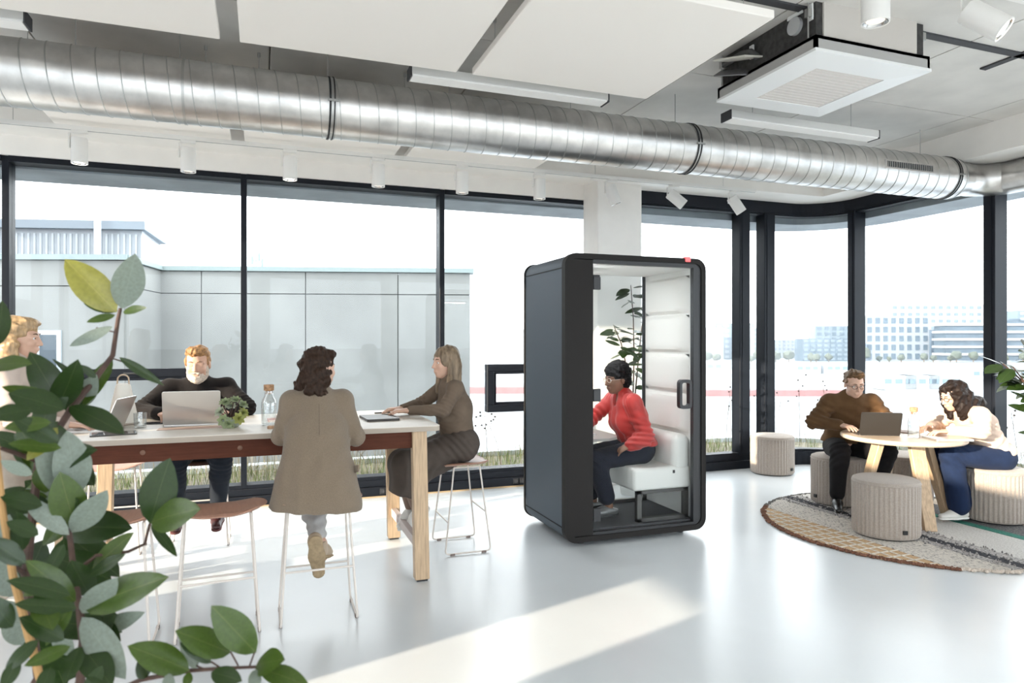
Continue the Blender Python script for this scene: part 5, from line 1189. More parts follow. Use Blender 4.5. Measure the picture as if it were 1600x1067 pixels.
# ================================================================ PEOPLE (bodies grown from a smooth distance field)
V3 = lambda *a: np.array(a, dtype=np.float32)
class Field:
    def __init__(s): s.ops = []; s.disp = []
    def _bb(s, pts, r): a = np.array(pts); return a.min(0)-r, a.max(0)+r
    def cone(s, a, b, r1, r2, k=0.02, flat=None, sub=False):
        """tapered capsule; flat=(axis, factor): squeezed along axis"""
        a, b = V3(*a), V3(*b); lo, hi = s._bb([a, b], max(r1, r2)+k+0.02)
        def f(X, Y, Z):
            ba = b-a; L2 = float(ba @ ba)+1e-9; px, py, pz = X-a[0], Y-a[1], Z-a[2]
            t = np.clip((px*ba[0]+py*ba[1]+pz*ba[2])/L2, 0, 1); qx, qy, qz = px-t*ba[0], py-t*ba[1], pz-t*ba[2]
            if flat is not None:
                ax, fc = flat; ax = V3(*ax)/np.linalg.norm(ax); c = (qx*ax[0]+qy*ax[1]+qz*ax[2])*(fc-1); qx, qy, qz = qx+c*ax[0], qy+c*ax[1], qz+c*ax[2]
            return np.sqrt(qx*qx+qy*qy+qz*qz)-(r1+(r2-r1)*t)
        s.ops.append(('s' if sub else 'u', f, lo, hi, k)); return s
    def ell(s, c, r, k=0.02, R=None, sub=False):
        c = V3(*c); r = V3(*r); lo, hi = c-r.max()-k-0.02, c+r.max()+k+0.02
        def f(X, Y, Z):
            x, y, z = X-c[0], Y-c[1], Z-c[2]
            if R is not None:
                x, y, z = R[0][0]*x+R[1][0]*y+R[2][0]*z, R[0][1]*x+R[1][1]*y+R[2][1]*z, R[0][2]*x+R[1][2]*y+R[2][2]*z
            k0 = np.sqrt((x/r[0])**2+(y/r[1])**2+(z/r[2])**2); k1 = np.sqrt((x/r[0]**2)**2+(y/r[1]**2)**2+(z/r[2]**2)**2)+1e-6
            return k0*(k0-1)/k1
        s.ops.append(('s' if sub else 'u', f, lo, hi, k)); return s
    def cut(s, p, n, rad):
        """remove what lies beyond the plane, near p only"""
        p = V3(*p); n = V3(*n)/np.linalg.norm(n); lo, hi = p-rad, p+rad
        def f(X, Y, Z):
            d = (X-p[0])*n[0]+(Y-p[1])*n[1]+(Z-p[2])*n[2]; rr = np.sqrt((X-p[0])**2+(Y-p[1])**2+(Z-p[2])**2)
            return np.where(rr < rad, d, -1.0)
        s.ops.append(('c', f, lo, hi, 0)); return s
    def noise(s, amp, freq, seed=0, stretch=(1, 1, 1)):
        rg = np.random.RandomState(seed); ws = rg.normal(size=(7, 3))*freq*np.array(stretch); ph = rg.uniform(0, 6.28, 7); w2 = rg.normal(size=(3, 3))*freq*0.5
        def f(P):
            q = P+0.6/freq*np.sin(P @ w2.T); return amp*np.sin(q @ ws.T+ph).sum(1)/2.6
        s.disp.append(f); return s
    def folds(s, c, axis, rad, amp, wl, seed=0):
        c = V3(*c); ax = V3(*axis)/np.linalg.norm(axis); rg = np.random.RandomState(seed+5); w = rg.normal(size=3)*9
        def f(P):
            q = P-c; r = np.linalg.norm(q, axis=1); return amp*np.sin((q @ ax)*6.283/wl+1.6*np.sin(q @ w))*np.exp(-(r/rad)**2)
        s.disp.append(f); return s
    def mesh(s, name, h, m, parent, pad=0.02):
        lo = np.min([o[2] for o in s.ops if o[0] == 'u'], axis=0)-pad*0.2; hi = np.max([o[3] for o in s.ops if o[0] == 'u'], axis=0)+pad*0.2
        n = np.ceil((hi-lo)/h).astype(int)+1; D = np.full(n, 0.3, np.float32)
        ax = [lo[i]+h*np.arange(n[i], dtype=np.float32) for i in range(3)]
        for (kind, f, l, u, k) in s.ops:
            i0 = np.maximum(0, np.floor((l-lo)/h).astype(int)); i1 = np.minimum(n, np.ceil((u-lo)/h).astype(int)+1)
            if np.any(i1 <= i0): continue
            sl = tuple(slice(i0[j], i1[j]) for j in range(3))
            d = f(ax[0][sl[0]][:, None, None], ax[1][sl[1]][None, :, None], ax[2][sl[2]][None, None, :]).astype(np.float32); A = D[sl]
            if kind == 'u':
                if k > 0: t = np.clip(0.5+0.5*(A-d)/k, 0, 1); D[sl] = A*(1-t)+d*t-k*t*(1-t)
                else: D[sl] = np.minimum(A, d)
            elif kind == 's':
                d = -d
                if k > 0: t = np.clip(0.5-0.5*(A-d)/k, 0, 1); D[sl] = A*(1-t)+d*t+k*t*(1-t)
                else: D[sl] = np.maximum(A, d)
            else: D[sl] = np.maximum(A, d)
        if s.disp:
            I = np.argwhere(np.abs(D) < 0.03); P = lo+I*h; dd = np.zeros(len(P))
            for f in s.disp: dd += f(P)
            D[I[:, 0], I[:, 1], I[:, 2]] += dd.astype(np.float32)
        D[0] = D[-1] = 0.3; D[:, 0] = D[:, -1] = 0.3; D[:, :, 0] = D[:, :, -1] = 0.3
        v, q = nets(D, lo, h)
        me = bpy.data.meshes.new(name); me.vertices.add(len(v)); me.vertices.foreach_set('co', v.astype(np.float32).ravel())
        me.loops.add(len(q)*4); me.loops.foreach_set('vertex_index', q.astype(np.int32).ravel()); me.polygons.add(len(q)); me.polygons.foreach_set('loop_start', np.arange(0, len(q)*4, 4, dtype=np.int32))
        me.polygons.foreach_set('use_smooth', np.ones(len(q), dtype=bool)); me.update(calc_edges=True); me.validate()
        return link(name, me, m, parent)
def nets(D, lo, h):
    S = D < 0; c = np.zeros(tuple(np.array(D.shape)-1), np.int8)
    offs = [(i, j, k) for i in (0, 1) for j in (0, 1) for k in (0, 1)]
    sl = lambda o: tuple(slice(o[a], D.shape[a]-1+o[a]) for a in range(3))
    for o in offs: c += S[sl(o)]
    I = np.argwhere((c > 0) & (c < 8)); N = len(I); vals = np.stack([D[I[:, 0]+o[0], I[:, 1]+o[1], I[:, 2]+o[2]] for o in offs], 1)
    pos = np.zeros((N, 3)); cnt = np.zeros(N)
    for a in range(8):
        for b in range(a+1, 8):
            if sum(abs(offs[a][x]-offs[b][x]) for x in range(3)) != 1: continue
            va, vb = vals[:, a], vals[:, b]; mk = (va < 0) != (vb < 0); t = np.where(mk, va/np.where(mk, va-vb, 1), 0)
            pa, pb = np.array(offs[a]), np.array(offs[b]); pos[mk] += pa+(pb-pa)*t[mk][:, None]; cnt[mk] += 1
    pos /= cnt[:, None]; verts = lo+(I+pos)*h
    ids = np.full(c.shape, -1, np.int32); ids[I[:, 0], I[:, 1], I[:, 2]] = np.arange(N); quads = []
    for a in range(3):
        b, e = (a+1) % 3, (a+2) % 3
        s0 = [slice(None)]*3; s1 = [slice(None)]*3; s0[a] = slice(0, -1); s1[a] = slice(1, None)
        X = S[tuple(s0)] != S[tuple(s1)]; E = np.argwhere(X); E = E[(E[:, b] > 0) & (E[:, e] > 0)]
        fl = S[E[:, 0], E[:, 1], E[:, 2]]
        def cid(db, de): q = E.copy(); q[:, b] -= db; q[:, e] -= de; return ids[np.minimum(q[:, 0], c.shape[0]-1), np.minimum(q[:, 1], c.shape[1]-1), np.minimum(q[:, 2], c.shape[2]-1)]
        Q = np.stack([cid(1, 1), cid(0, 1), cid(0, 0), cid(1, 0)], 1); Q[~fl] = Q[~fl][:, ::-1]; quads.append(Q)
    Q = np.concatenate(quads); Q = Q[(Q >= 0).all(1)]
    return verts, Q
nrm_ = lambda v: np.array(v, float)/np.linalg.norm(v)
def rotm(yaw=0, pitch=0, roll=0):
    """head frame in body frame: yaw left+, pitch down+, roll left+"""
    return np.array((Matrix.Rotation(yaw, 3, 'Z') @ Matrix.Rotation(pitch, 3, 'Y') @ Matrix.Rotation(roll, 3, 'X')))
class Head:
    def __init__(s, c, R, sc=1.0): s.c = np.array(c, float); s.R = R; s.sc = sc
    def p(s, x, y, z): return s.c+s.R @ (np.array((x, y, z))*s.sc)
    def grow(s, F, male=False, nose=1.0, closed=False):
        e = lambda c, r, k=0.02, sub=False: F.ell(s.p(*c), np.array(r)*s.sc, k*s.sc, s.R, sub)
        e((-.012, 0, .032), (.098, .077, .092), .02); e((.028, 0, -.035), (.066, .060, .080), .03)
        e((.058, 0, -.088), (.026, .026 if male else .022, .022), .025)
        if male: 
            for sy in (-1, 1): e((.018, sy*.048, -.070), (.03, .02, .026), .03)
        for sy in (-1, 1):
            e((.062, sy*.038, -.018), (.026, .024, .024), .02)                       # cheek
            e((.092, sy*.032, .010), (.018, .019, .012), .012, True)                  # eye socket
            e((-.012, sy*.078, -.004), (.018, .009, .031), .006)                      # ear
            F.cone(s.p(.080, sy*.014, .030), s.p(.068, sy*.052, .026), .010*s.sc, .008*s.sc, .014*s.sc)
            F.cone(s.p(.0815, sy*.020, .0165), s.p(.077, sy*.045, .0155), .0062*s.sc, .0055*s.sc, .004*s.sc); F.cone(s.p(.079, sy*.020, -.001), s.p(.075, sy*.045, -.001), .005*s.sc, .005*s.sc, .006*s.sc)
            if closed: F.cone(s.p(.080, sy*.022, .008), s.p(.076, sy*.043, .007), .009*s.sc, .008*s.sc, .004*s.sc)
            F.cone(s.p(.096, sy*.011, -.030), s.p(.088, sy*.012, -.030), .0065*s.sc, .006*s.sc, .006*s.sc)  # nostril wings
        F.cone(s.p(.088, 0, .020), s.p(.109*nose, 0, -.026), .0078*s.sc, .0115*s.sc, .010*s.sc)
        F.cone(s.p(.090, -.019, -.056), s.p(.090, .019, -.056), .0068*s.sc, .0068*s.sc, .006*s.sc)
        F.cone(s.p(.0885, -.014, -.066), s.p(.0885, .014, -.066), .0072*s.sc, .0072*s.sc, .006*s.sc)
    def details(s, T, brow, lipc, closed=False):
        for sy in (-1, 1):
            m = MB(); pts = [s.p(.0905, sy*.013, .031), s.p(.0900, sy*.028, .0365), s.p(.080, sy*.047, .033)]; m.tube(pts, [.0036*s.sc, .0042*s.sc, .002*s.sc], 6); m.build('eyebrow', brow, T, smooth=True)
            if closed: continue
            c = s.p(.0740, sy*.032, .008); bm = bmesh.new(); bmesh.ops.create_icosphere(bm, subdivisions=2, radius=.0125*s.sc)
            me = bpy.data.meshes.new('eye'); bm.to_mesh(me); bm.free(); o = link('eye', me, M_eye, T, True, c)
            c = s.p(.0838, sy*.0310, .008); bm = bmesh.new(); bmesh.ops.create_icosphere(bm, subdivisions=1, radius=.0054*s.sc); me = bpy.data.meshes.new('iris'); bm.to_mesh(me); bm.free(); link('iris', me, M_iris, o, True, Vector(c)-Vector(o.location))
        m = MB(); pts = [s.p(.088, sy, -.0605) if False else s.p(.0905-abs(sy)*18*abs(sy), sy, -.0600) for sy in (-.021, -.012, 0, .012, .021)]; m.tube(pts, [.002*s.sc, .0055*s.sc, .0062*s.sc, .0055*s.sc, .002*s.sc], 7); m.build('lips', lipc, T, smooth=True)
    def glasses(s, T, m_, rnd=False):
        fr = MB()
        for sy in (-1, 1):
            pts = [s.p(.104-.10*abs(a_[0]*.0)-.010*abs(sy*.033+.023*a_[0])/.05, sy*.033+.023*a_[0], .008+.018*a_[1]) for a_ in [(math.cos(2*PI*k/18), math.sin(2*PI*k/18)) for k in range(19)]]
            fr.tube(pts, .0021*s.sc, 6, False); fr.tube([s.p(.094, sy*.057, .012), s.p(.06, sy*.082, .012), s.p(-.01, sy*.084, .012), s.p(-.03, sy*.082, -.008)], .0019*s.sc, 6)
        fr.tube([s.p(.104, -.010, .011), s.p(.107, 0, .014), s.p(.104, .010, .011)], .0018*s.sc, 6); fr.build('glasses', m_, T, smooth=True)
def grow_hand(F, W, f, n, right, curl=0.25, fan=1.0, sc=1.0, thumb=0.7):
    W = np.array(W, float); f = nrm_(f); n = np.array(n, float); n = nrm_(n-f*(n @ f)); t = np.cross(n, f) if right else np.cross(f, n)
    F.cone(W+f*.005*sc, W+f*.03*sc, .027*sc, .031*sc, .015, (n, 1.5)); F.cone(W+f*.03*sc, W+f*.083*sc, .038*sc, .041*sc, .012, (n, 2.6))
    for i, (o, L) in enumerate(((.030, .068), (.0105, .077), (-.010, .072), (-.029, .056))):
        p = W+f*(.088-abs(o)*.25)*sc+t*o*sc; d = nrm_(f+t*o*4.2*fan); cv = curl*(0.9+.15*i); r = .0092*sc
        for j in range(3):
            d = nrm_(d*math.cos(cv)-n*math.sin(cv)); q = p+d*L*sc*(.44, .31, .25)[j]; F.cone(p, q, r, r*.92, .003 if j else .008); p = q; r *= .92
    p = W+f*.026*sc+t*.026*sc; d = nrm_(f*.65+t*thumb-n*.25); q = p+d*.042*sc; F.cone(p, q, .015*sc, .0115*sc, .012); d2 = nrm_(d+f*.5); q2 = q+d2*.034*sc; F.cone(q, q2, .0115*sc, .009*sc, .003)
def grow_foot(F, A, d, r=0.034, L=0.2, up=(0, 0, 1)):
    A = np.array(A, float); d = nrm_(d); u = nrm_(np.array(up, float)-d*np.dot(up, d)); h = A-u*.045
    F.cone(h-d*.02, h+d*(L-.09), .028, .022, .02, (u, 1.4)); F.cone(A, h, .032, .028, .02)
def shoe(name, A, d, m_, sole_m, T, L=0.27, up=(0, 0, 1), low=0.0, sneaker=True, lace=None):
    A = np.array(A, float); d = nrm_(d); u = nrm_(np.array(up, float)-d*np.dot(up, d)); s = np.cross(u, d); b = A-u*.078
    F = Field()
    F.cone(b+u*.036-d*.045, b+u*.034+d*.06, .038, .041, .02, (u, 0.95)); F.cone(b+u*.030+d*.06, b+u*.024+d*(L-.105), .043, .032, .03, (u, 1.35)); F.cone(b+u*.045-d*.03, b+u*(.075-low)-d*.022, .038, .036, .02); F.cone(b+u*.055+d*.03, b+u*.045+d*.10, .026, .022, .02)
    F.cut(b+u*.006, -u, .4); F.cut(b+u*(.092-low)-d*.02, u+d*-.25, .08)
    o = F.mesh(name, 0.007, m_, T)
    G = Field(); G.cone(b+u*.004-d*.045, b+u*.004+d*.05, .042, .042, .02, (u, 3.2)); G.cone(b+u*.004+d*.05, b+u*.004+d*(L-.10), .045, .036, .03, (u, 3.4)); G.mesh('sole', 0.006, sole_m, o)
    if lace:
        for k in range(4):
            c = b+u*(.078-.012*k)+d*(.045+.022*k); m = MB(); m.tube([c-s*.026-u*.008, c+u*.003, c+s*.026-u*.008], .0035, 6); m.build('lace', lace, o, smooth=True)
    return o
def skin(name, c): return mat(name, c, 0.5, sub=0.08, var=0.05, vscale=25, spec=0.4)
M_eye = mat('eye_white', (0.75, 0.72, 0.70), 0.2); M_iris = mat('iris_dark', (0.04, 0.025, 0.02), 0.15)
SK_fair = skin('skin_fair', (0.60, 0.36, 0.26)); SK_lt = skin('skin_light', (0.62, 0.39, 0.29)); SK_br = skin('skin_brown', (0.22, 0.105, 0.062))
LIP = mat('lips_rose', (0.42, 0.15, 0.13), 0.4); LIPB = mat('lips_brown', (0.22, 0.08, 0.06), 0.4)
def cloth(name, c, var=0.12, bs=350, bump=0.25): return mat(name, c, 0.92, var=var, vscale=14, bump=bump, bscale=bs, sheen=0.04, spec=0.12)
class Body:
    """joints in local frame: x forward, y left, z up; origin on the floor below the seat"""
    def __init__(s, label, loc, rz, J, sk, fem=True, z0=0.0):
        s.T = thing('person', label, 'person', loc, rz); s.J = {k: np.array(v, float) for k, v in J.items()}; s.sk = sk; s.fem = fem; s.w = 0.165 if fem else 0.195; s.g = 1.0 if fem else 1.14
        j = s.J; up = nrm_(j['neck']-j['chest']); s.up = up
        s.sh = {}
        for d, sy in (('L', 1), ('R', -1)): s.sh[d] = j.get('sh'+d, j['neck']-up*0.055+np.array((0.0, sy*s.w, 0))+np.array((.01, 0, 0)))
    def torso(s, F, e=0.0, hips=True, k=.05):
        j = s.J; g = s.g; ax = (1, 0, 0); mid = (j['pelvis']+j['chest'])/2
        if hips: F.cone(j['pelvis']+np.array((-.02, .055, 0)), j['pelvis']+np.array((-.02, -.055, 0)), .115*g+e, .115*g+e, k, None)
        F.cone(mid+np.array((0, .05, 0)), mid+np.array((0, -.05, 0)), .092*g+e, .092*g+e, k)
        F.cone(j['chest']+np.array((0, .065, 0)), j['chest']+np.array((0, -.065, 0)), .105*g+e, .105*g+e, k)
        F.cone(j['pelvis'], mid, .125*g+e, .105*g+e, k); F.cone(mid, j['chest'], .105*g+e, .118*g+e, k)
        up = s.up; F.cone(j['chest'], j['neck']-up*.06, .115*g+e, .085*g+e, k)
        F.cone(s.sh['L'], s.sh['R'], .052*g+e, .052*g+e, k); F.cone(j['neck']-up*.07, j['neck'], .075*g+e, .05*g+e, .04)
        if s.fem:
            f = np.cross((0, 1, 0), up); f = np.array((up[2], 0, -up[0]))
            for sy in (-1, 1): F.ell(j['chest']+f*.085+np.array((0, sy*.065, 0))-up*.01, (.05+e, .055+e, .055+e), .04)
    def arm(s, F, d, e=0.0, r=(.050, .042, .038, .027), k=.03, to=1.0):
        j = s.J; g = 1.0 if s.fem else 1.15; S, E, W = s.sh[d], j['el'+d], j['wr'+d]; W = E+(W-E)*to
        F.cone(S, E, r[0]*g+e, r[1]*g+e, k); F.cone(E, W, r[2]*g+e+.004, r[3]*g+e, .02)
    def leg(s, F, d, e=0.0, r=(.088, .062, .056, .036), k=.03, to=1.0):
        j = s.J; g = 1.0 if s.fem else 1.06; H, K, A = j['hip'+d], j['kn'+d], j['an'+d]; A = K+(A-K)*to
        F.cone(H, K, r[0]*g+e, r[1]*g+e, k); c = K+(A-K)*.3; F.cone(K, c, r[1]*.95*g+e, r[2]*g+e, .02); F.cone(c, A, r[2]*g+e, r[3]*g+e, .02)
    def skin_mesh(s, head, hands, feet, male=False, nose=1.0, h=0.0055, name='body', closed=False):
        F = Field(); s.torso(F, -.014)
        for d in 'LR': s.arm(F, d, -.004); s.leg(F, d, -.012)
        j = s.J; F.cone(j['neck']-s.up*.03, head.p(-.02, 0, -.05), .052 if male else .044, .050 if male else .043, .025)
        head.grow(F, male, nose, closed)
        for d, (f, n, curl) in hands.items(): grow_hand(F, j['wr'+d], f, n, d == 'R', curl, sc=1.06 if male else .97)
        for d, (dv, up) in feet.items(): grow_foot(F, j['an'+d], dv, up=up)
        return F.mesh(name, h, s.sk, s.T)
# ---------------------------------------------------------------- man in black turtleneck
Z3 = (0, 0, 1)
def sit(seat, lean=(0, 0, 0), **kw): return kw
b = Body('bearded man in a black turtleneck sitting behind the silver laptop', (-0.45, 5.76, 0), -PI/2,
    dict(pelvis=(0, 0, .79), chest=(.07, 0, 1.07), neck=(.12, 0, 1.275), elL=(.27, .345, 1.075), wrL=(.46, .20, 1.065), elR=(.25, -.365, 1.075), wrR=(.46, -.20, 1.065),
         hipL=(.02, .09, .775), hipR=(.02, -.09, .775), knL=(.40, .17, .71), knR=(.40, -.13, .71), anL=(.24, .14, .33), anR=(.22, -.13, .33)), SK_fair, False)
H = Head((.175, 0, 1.395), rotm(-.12, .12, .03), 1.02)
b.skin_mesh(H, {'L': ((1, -.35, .0), Z3, .25), 'R': ((1, .35, 0), Z3, .25)}, {'L': ((1, .1, -.25), Z3), 'R': ((1, -.1, -.25), Z3)}, True, closed=True)
H.details(b.T, mat('brow_blond', (0.30, 0.17, 0.09), .8), LIP, True)
F = Field(); b.torso(F, .010)
for d in 'LR': b.arm(F, d, .012); F.folds(b.J['el'+d], b.J['el'+d]-b.sh[d], .12, .006, .035, 3)
F.cone(b.J['neck']-b.up*.05, b.J['neck']+b.up*.035+np.array((.03, 0, 0)), .070, .066, .03)
F.cut(b.J['pelvis']-np.array((0, 0, .06)), (0, 0, -1), .35); F.folds(b.J['chest']+np.array((.1, 0, -.1)), (.3, .5, 1), .2, .004, .07, 2); F.noise(.0025, 22, 1)
tl = F.mesh('turtleneck', .0075, cloth('black_knit', (0.014, 0.012, 0.012)), b.T)
for d in 'LR': pass
F = Field(); F.cone(b.J['pelvis']+np.array((0, .05, -.02)), b.J['pelvis']+np.array((0, -.05, -.02)), .128, .128, .05)
for d in 'LR': b.leg(F, d, .012, to=.97); F.folds(b.J['kn'+d], b.J['an'+d]-b.J['kn'+d], .13, .006, .04, 4)
F.noise(.003, 20, 4); F.mesh('jeans', .008, cloth('dark_denim', (0.020, 0.024, 0.032)), b.T)
for d in 'LR': shoe('shoe', b.J['an'+d], (1, 0, -.25), mat('oxblood_leather', (0.05, 0.015, 0.015), .35), mat('shoe_sole_dark', (0.10, 0.03, 0.03), .7), b.T, .28, sneaker=False)
F = Field()
for (c, r) in (((-.02, 0, .085), (.088, .078, .055)), ((.045, 0, .105), (.05, .062, .034)), ((-.07, 0, .03), (.055, .074, .075)), ((.02, .03, .112), (.06, .04, .032)), ((.06, -.02, .112), (.032, .04, .024))): F.ell(H.p(*c), r, .02, H.R)
for sy in (-1, 1): F.ell(H.p(.0, sy*.072, .035), (.04, .012, .04), .012, H.R)
F.noise(.004, 95, 8, (1, 1, .5)); F.noise(.004, 45, 9); F.mesh('hair', .005, mat('hair_sandy', (0.33, 0.18, 0.08), .6, spec=.3, var=.35, vscale=70), b.T)
F = Field(); F.ell(H.p(.034, 0, -.078), (.064, .066, .050), .02, H.R); F.ell(H.p(.064, 0, -.098), (.034, .038, .030), .02, H.R)
for sy in (-1, 1): F.ell(H.p(.02, sy*.058, -.045), (.032, .018, .048), .015, H.R)
F.cone(H.p(.095, -.024, -.046), H.p(.095, .024, -.046), .008, .008, .006)
F.ell(H.p(.112, 0, -.060), (.022, .024, .0085), .006, H.R, True); F.noise(.0025, 120, 3); F.mesh('beard', .0045, mat('beard_grey', (0.55, 0.46, 0.38), .8, var=.3, vscale=90), b.T)

# ---------------------------------------------------------------- woman in blazer, back to the camera
b = Body('dark-haired woman in a grey-brown blazer sitting on a stool, turned away', (0.30, 4.08, 0), PI/2,
    dict(pelvis=(0, 0, .79), chest=(.03, 0, 1.06), neck=(.045, 0, 1.275), elL=(.10, .195, 1.02), wrL=(.335, .10, 1.065), elR=(.06, -.225, 1.00), wrR=(.31, -.17, 1.065),
         hipL=(.02, .085, .775), hipR=(.02, -.085, .775), knL=(.38, .07, .68), knR=(.38, -.05, .68), anL=(.10, -.03, .375), anR=(.055, .01, .40)), SK_lt, True)
b.sh['L'][1] -= .028; b.sh['R'][1] += .022
H = Head((.07, -.012, 1.405), rotm(-1.0, .05, 0), .95)
b.skin_mesh(H, {'L': ((1, -.3, 0), Z3, .3), 'R': ((1, .3, 0), Z3, .3)}, {'L': ((.7, -.2, -.6), Z3), 'R': ((.45, -.1, -1), (.9, 0, .3))})
H.details(b.T, mat('brow_dark', (0.04, 0.025, 0.02), .8), LIP)
F = Field(); b.torso(F, .010)
for d in 'LR': b.arm(F, d, .012, to=.93); F.folds(b.J['el'+d], b.J['wr'+d]-b.sh[d], .1, .004, .06, 6); F.cone(b.sh[d], b.sh[d]+np.array((0, 0, .001)), .058, .058, .02)
F.cone((0, .03, .98), (-.05, .06, .66), .115, .172, .06, ((1, 0, 0), 1.05)); F.cone((0, -.03, .98), (-.05, -.05, .66), .115, .168, .06, ((1, 0, 0), 1.05)); F.cone((-.02, .10, .95), (-.03, .15, .62), .09, .125, .05); F.cone((-.02, -.08, .95), (-.06, -.122, .62), .09, .120, .05)
F.cut((-.02, 0, .618), (0, .06, -1), .5); F.cut((.18, 0, .7), (1, 0, .35), .22)
F.cone(b.J['neck']-b.up*.05, b.J['neck']+b.up*.012, .078, .060, .03)
F.cone((-.29, -.028, .56), (-.225, -.028, .80), .008, .004, .004, None, True)      # rear vent
F.folds((-.1, -.02, .9), (.2, .8, 1), .2, .007, .15, 1); F.folds((-.05, .1, .75), (.1, 1, .1), .2, .007, .11, 2); F.noise(.0035, 9, 7)
bz = F.mesh('blazer', .0075, mat('blazer_wool', (0.205, 0.155, 0.108), .95, var=.12, vscale=220, bump=.5, bscale=420, sheen=.2), b.T)
M_bl2 = mat('blazer_seam', (0.14, 0.105, 0.075), .95)
m = MB(); m.tube([(-.105, 0, 1.22), (-.125, 0, 1.08), (-.115, 0, .95)], .0016, 5); m.build('back_seam', M_bl2, bz)
m = MB(); R_ = Euler((0, 0.0, 0.25)).to_matrix(); m.box((-.08, -.200, .835), (.10, .012, .040), Euler((0.15, 0.25, 0.35)).to_matrix()); m.build('pocket_flap', MATS['blazer_wool'], bz, bevel=.003)
F = Field(); F.cone((.01, .05, .76), (.01, -.05, .76), .12, .12, .05)
for d in 'LR': b.leg(F, d, .010, to=.86); F.folds(b.J['kn'+d]*.5+b.J['an'+d]*.5, (0, .3, 1), .14, .005, .05, 4)
F.mesh('trousers', .008, cloth('pale_grey_cotton', (0.40, 0.39, 0.38)), b.T)
ML = mat('beige_leather', (0.42, 0.33, 0.24), .5); MS = mat('tan_sole', (0.30, 0.22, 0.13), .8, var=.2, vscale=40)
shoe('shoe', b.J['anR'], (.28, -.12, -1), ML, MS, b.T, .26, up=(1, 0, .25)); shoe('shoe', b.J['anL'], (.9, -.35, -.25), ML, MS, b.T, .25)
F = Field()
for (c, r) in (((-.022, 0, .055), (.096, .084, .080)), ((-.055, 0, -.01), (.068, .084, .10)), ((-.06, 0, -.085), (.058, .080, .055)), ((.03, 0, .105), (.055, .07, .03)), ((-.03, .078, -.06), (.055, .03, .085)), ((-.03, -.078, -.06), (.055, .03, .085)), ((-.09, .05, -.115), (.045, .045, .035)), ((-.085, -.05, -.115), (.045, .045, .035)), ((-.05, .085, -.11), (.035, .03, .035)), ((-.05, -.085, -.11), (.035, .03, .035))): F.ell(H.p(*c), r, .025, H.R)
F.folds(H.p(-.06, 0, -.06), (.4, .3, 1), .16, .004, .05, 3); F.noise(.007, 40, 5); F.noise(.004, 100, 6, (1, 1, .4)); F.mesh('hair', .005, mat('hair_dark_brown', (0.030, 0.016, 0.010), .6, spec=.2, var=.4, vscale=60), b.T)

# ---------------------------------------------------------------- woman in brown at the table end
b = Body('blonde woman in a brown turtleneck and long skirt sitting at the table end', (1.42, 5.03, 0), PI,
    dict(pelvis=(.02, 0, .785), chest=(.045, 0, 1.06), neck=(.08, 0, 1.275), elL=(.185, .215, 1.075), wrL=(.41, .11, 1.068), elR=(.26, -.215, 1.085), wrR=(.44, -.04, 1.068),
         hipL=(.04, .085, .77), hipR=(.04, -.085, .77), knL=(.455, .075, .665), knR=(.455, -.06, .665), anL=(.345, .035, .335), anR=(.375, -.05, .335)), SK_lt, True)
H = Head((.115, 0, 1.405), rotm(.22, .03, 0), .97)
b.skin_mesh(H, {'L': ((1, -.15, -.02), Z3, .18), 'R': ((1, .1, -.02), Z3, .18)}, {'L': ((.8, .2, -.6), Z3), 'R': ((.8, .1, -.6), Z3)})
H.details(b.T, mat('brow_brown', (0.16, 0.09, 0.05), .8), LIP)
MT = cloth('taupe_jersey', (0.155, 0.115, 0.085), .08)
F = Field(); b.torso(F, .007)
for d in 'LR': b.arm(F, d, .006, to=.97); F.folds(b.J['el'+d], b.J['el'+d]-b.sh[d], .11, .0045, .03, 3)
F.cone(b.J['neck']-b.up*.05, b.J['neck']+b.up*.035+np.array((.008, 0, 0)), .066, .052, .03); F.cut((0, 0, .80), (0, 0, -1), .3); F.folds((.12, 0, .92), (.2, .3, 1), .13, .004, .035, 8); F.noise(.0018, 22, 1)
F.mesh('turtleneck', .0075, MT, b.T)
F = Field(); F.cone((0, .055, .80), (0, -.055, .80), .132, .132, .05); F.cone((.02, .07, .79), (.45, .055, .665), .118, .095, .05); F.cone((.02, -.07, .79), (.45, -.055, .665), .118, .095, .05)
F.cone((.44, .05, .66), (.445, .055, .46), .105, .105, .04, ((1, 0, 0), 1.15)); F.cone((.44, -.05, .66), (.445, -.055, .46), .105, .105, .04, ((1, 0, 0), 1.15)); F.cone((.30, 0, .66), (.36, 0, .52), .10, .09, .05); F.cone((.1, 0, .70), (.36, 0, .56), .10, .08, .05)
F.cut((.44, 0, .445), (.25, 0, -1), .3); F.folds((.42, .1, .6), (1, .4, .2), .18, .008, .07, 3); F.folds((.08, .1, .8), (1, 0, -.8), .14, .007, .05, 5); F.noise(.003, 14, 2)
F.mesh('skirt', .008, cloth('dark_taupe_jersey', (0.085, 0.068, 0.058), .08), b.T)
F = Field()
for d in 'LR': F.cone(b.J['kn'+d]*.75+b.J['an'+d]*.25, b.J['an'+d], .055, .040, .02)
F.mesh('tights', .008, mat('brown_tights', (0.20, 0.13, 0.095), .6), b.T)
WS = mat('white_leather', (0.68, 0.66, 0.62), .5); WSo = mat('white_rubber', (0.74, 0.73, 0.70), .6); LAC = mat('white_lace', (0.8, 0.8, 0.78), .8)
shoe('sneaker', b.J['anL'], (.72, .35, -.62), WS, WSo, b.T, .25, lace=LAC); shoe('sneaker', b.J['anR'], (.75, .2, -.6), WS, WSo, b.T, .25, lace=LAC)
F = Field()
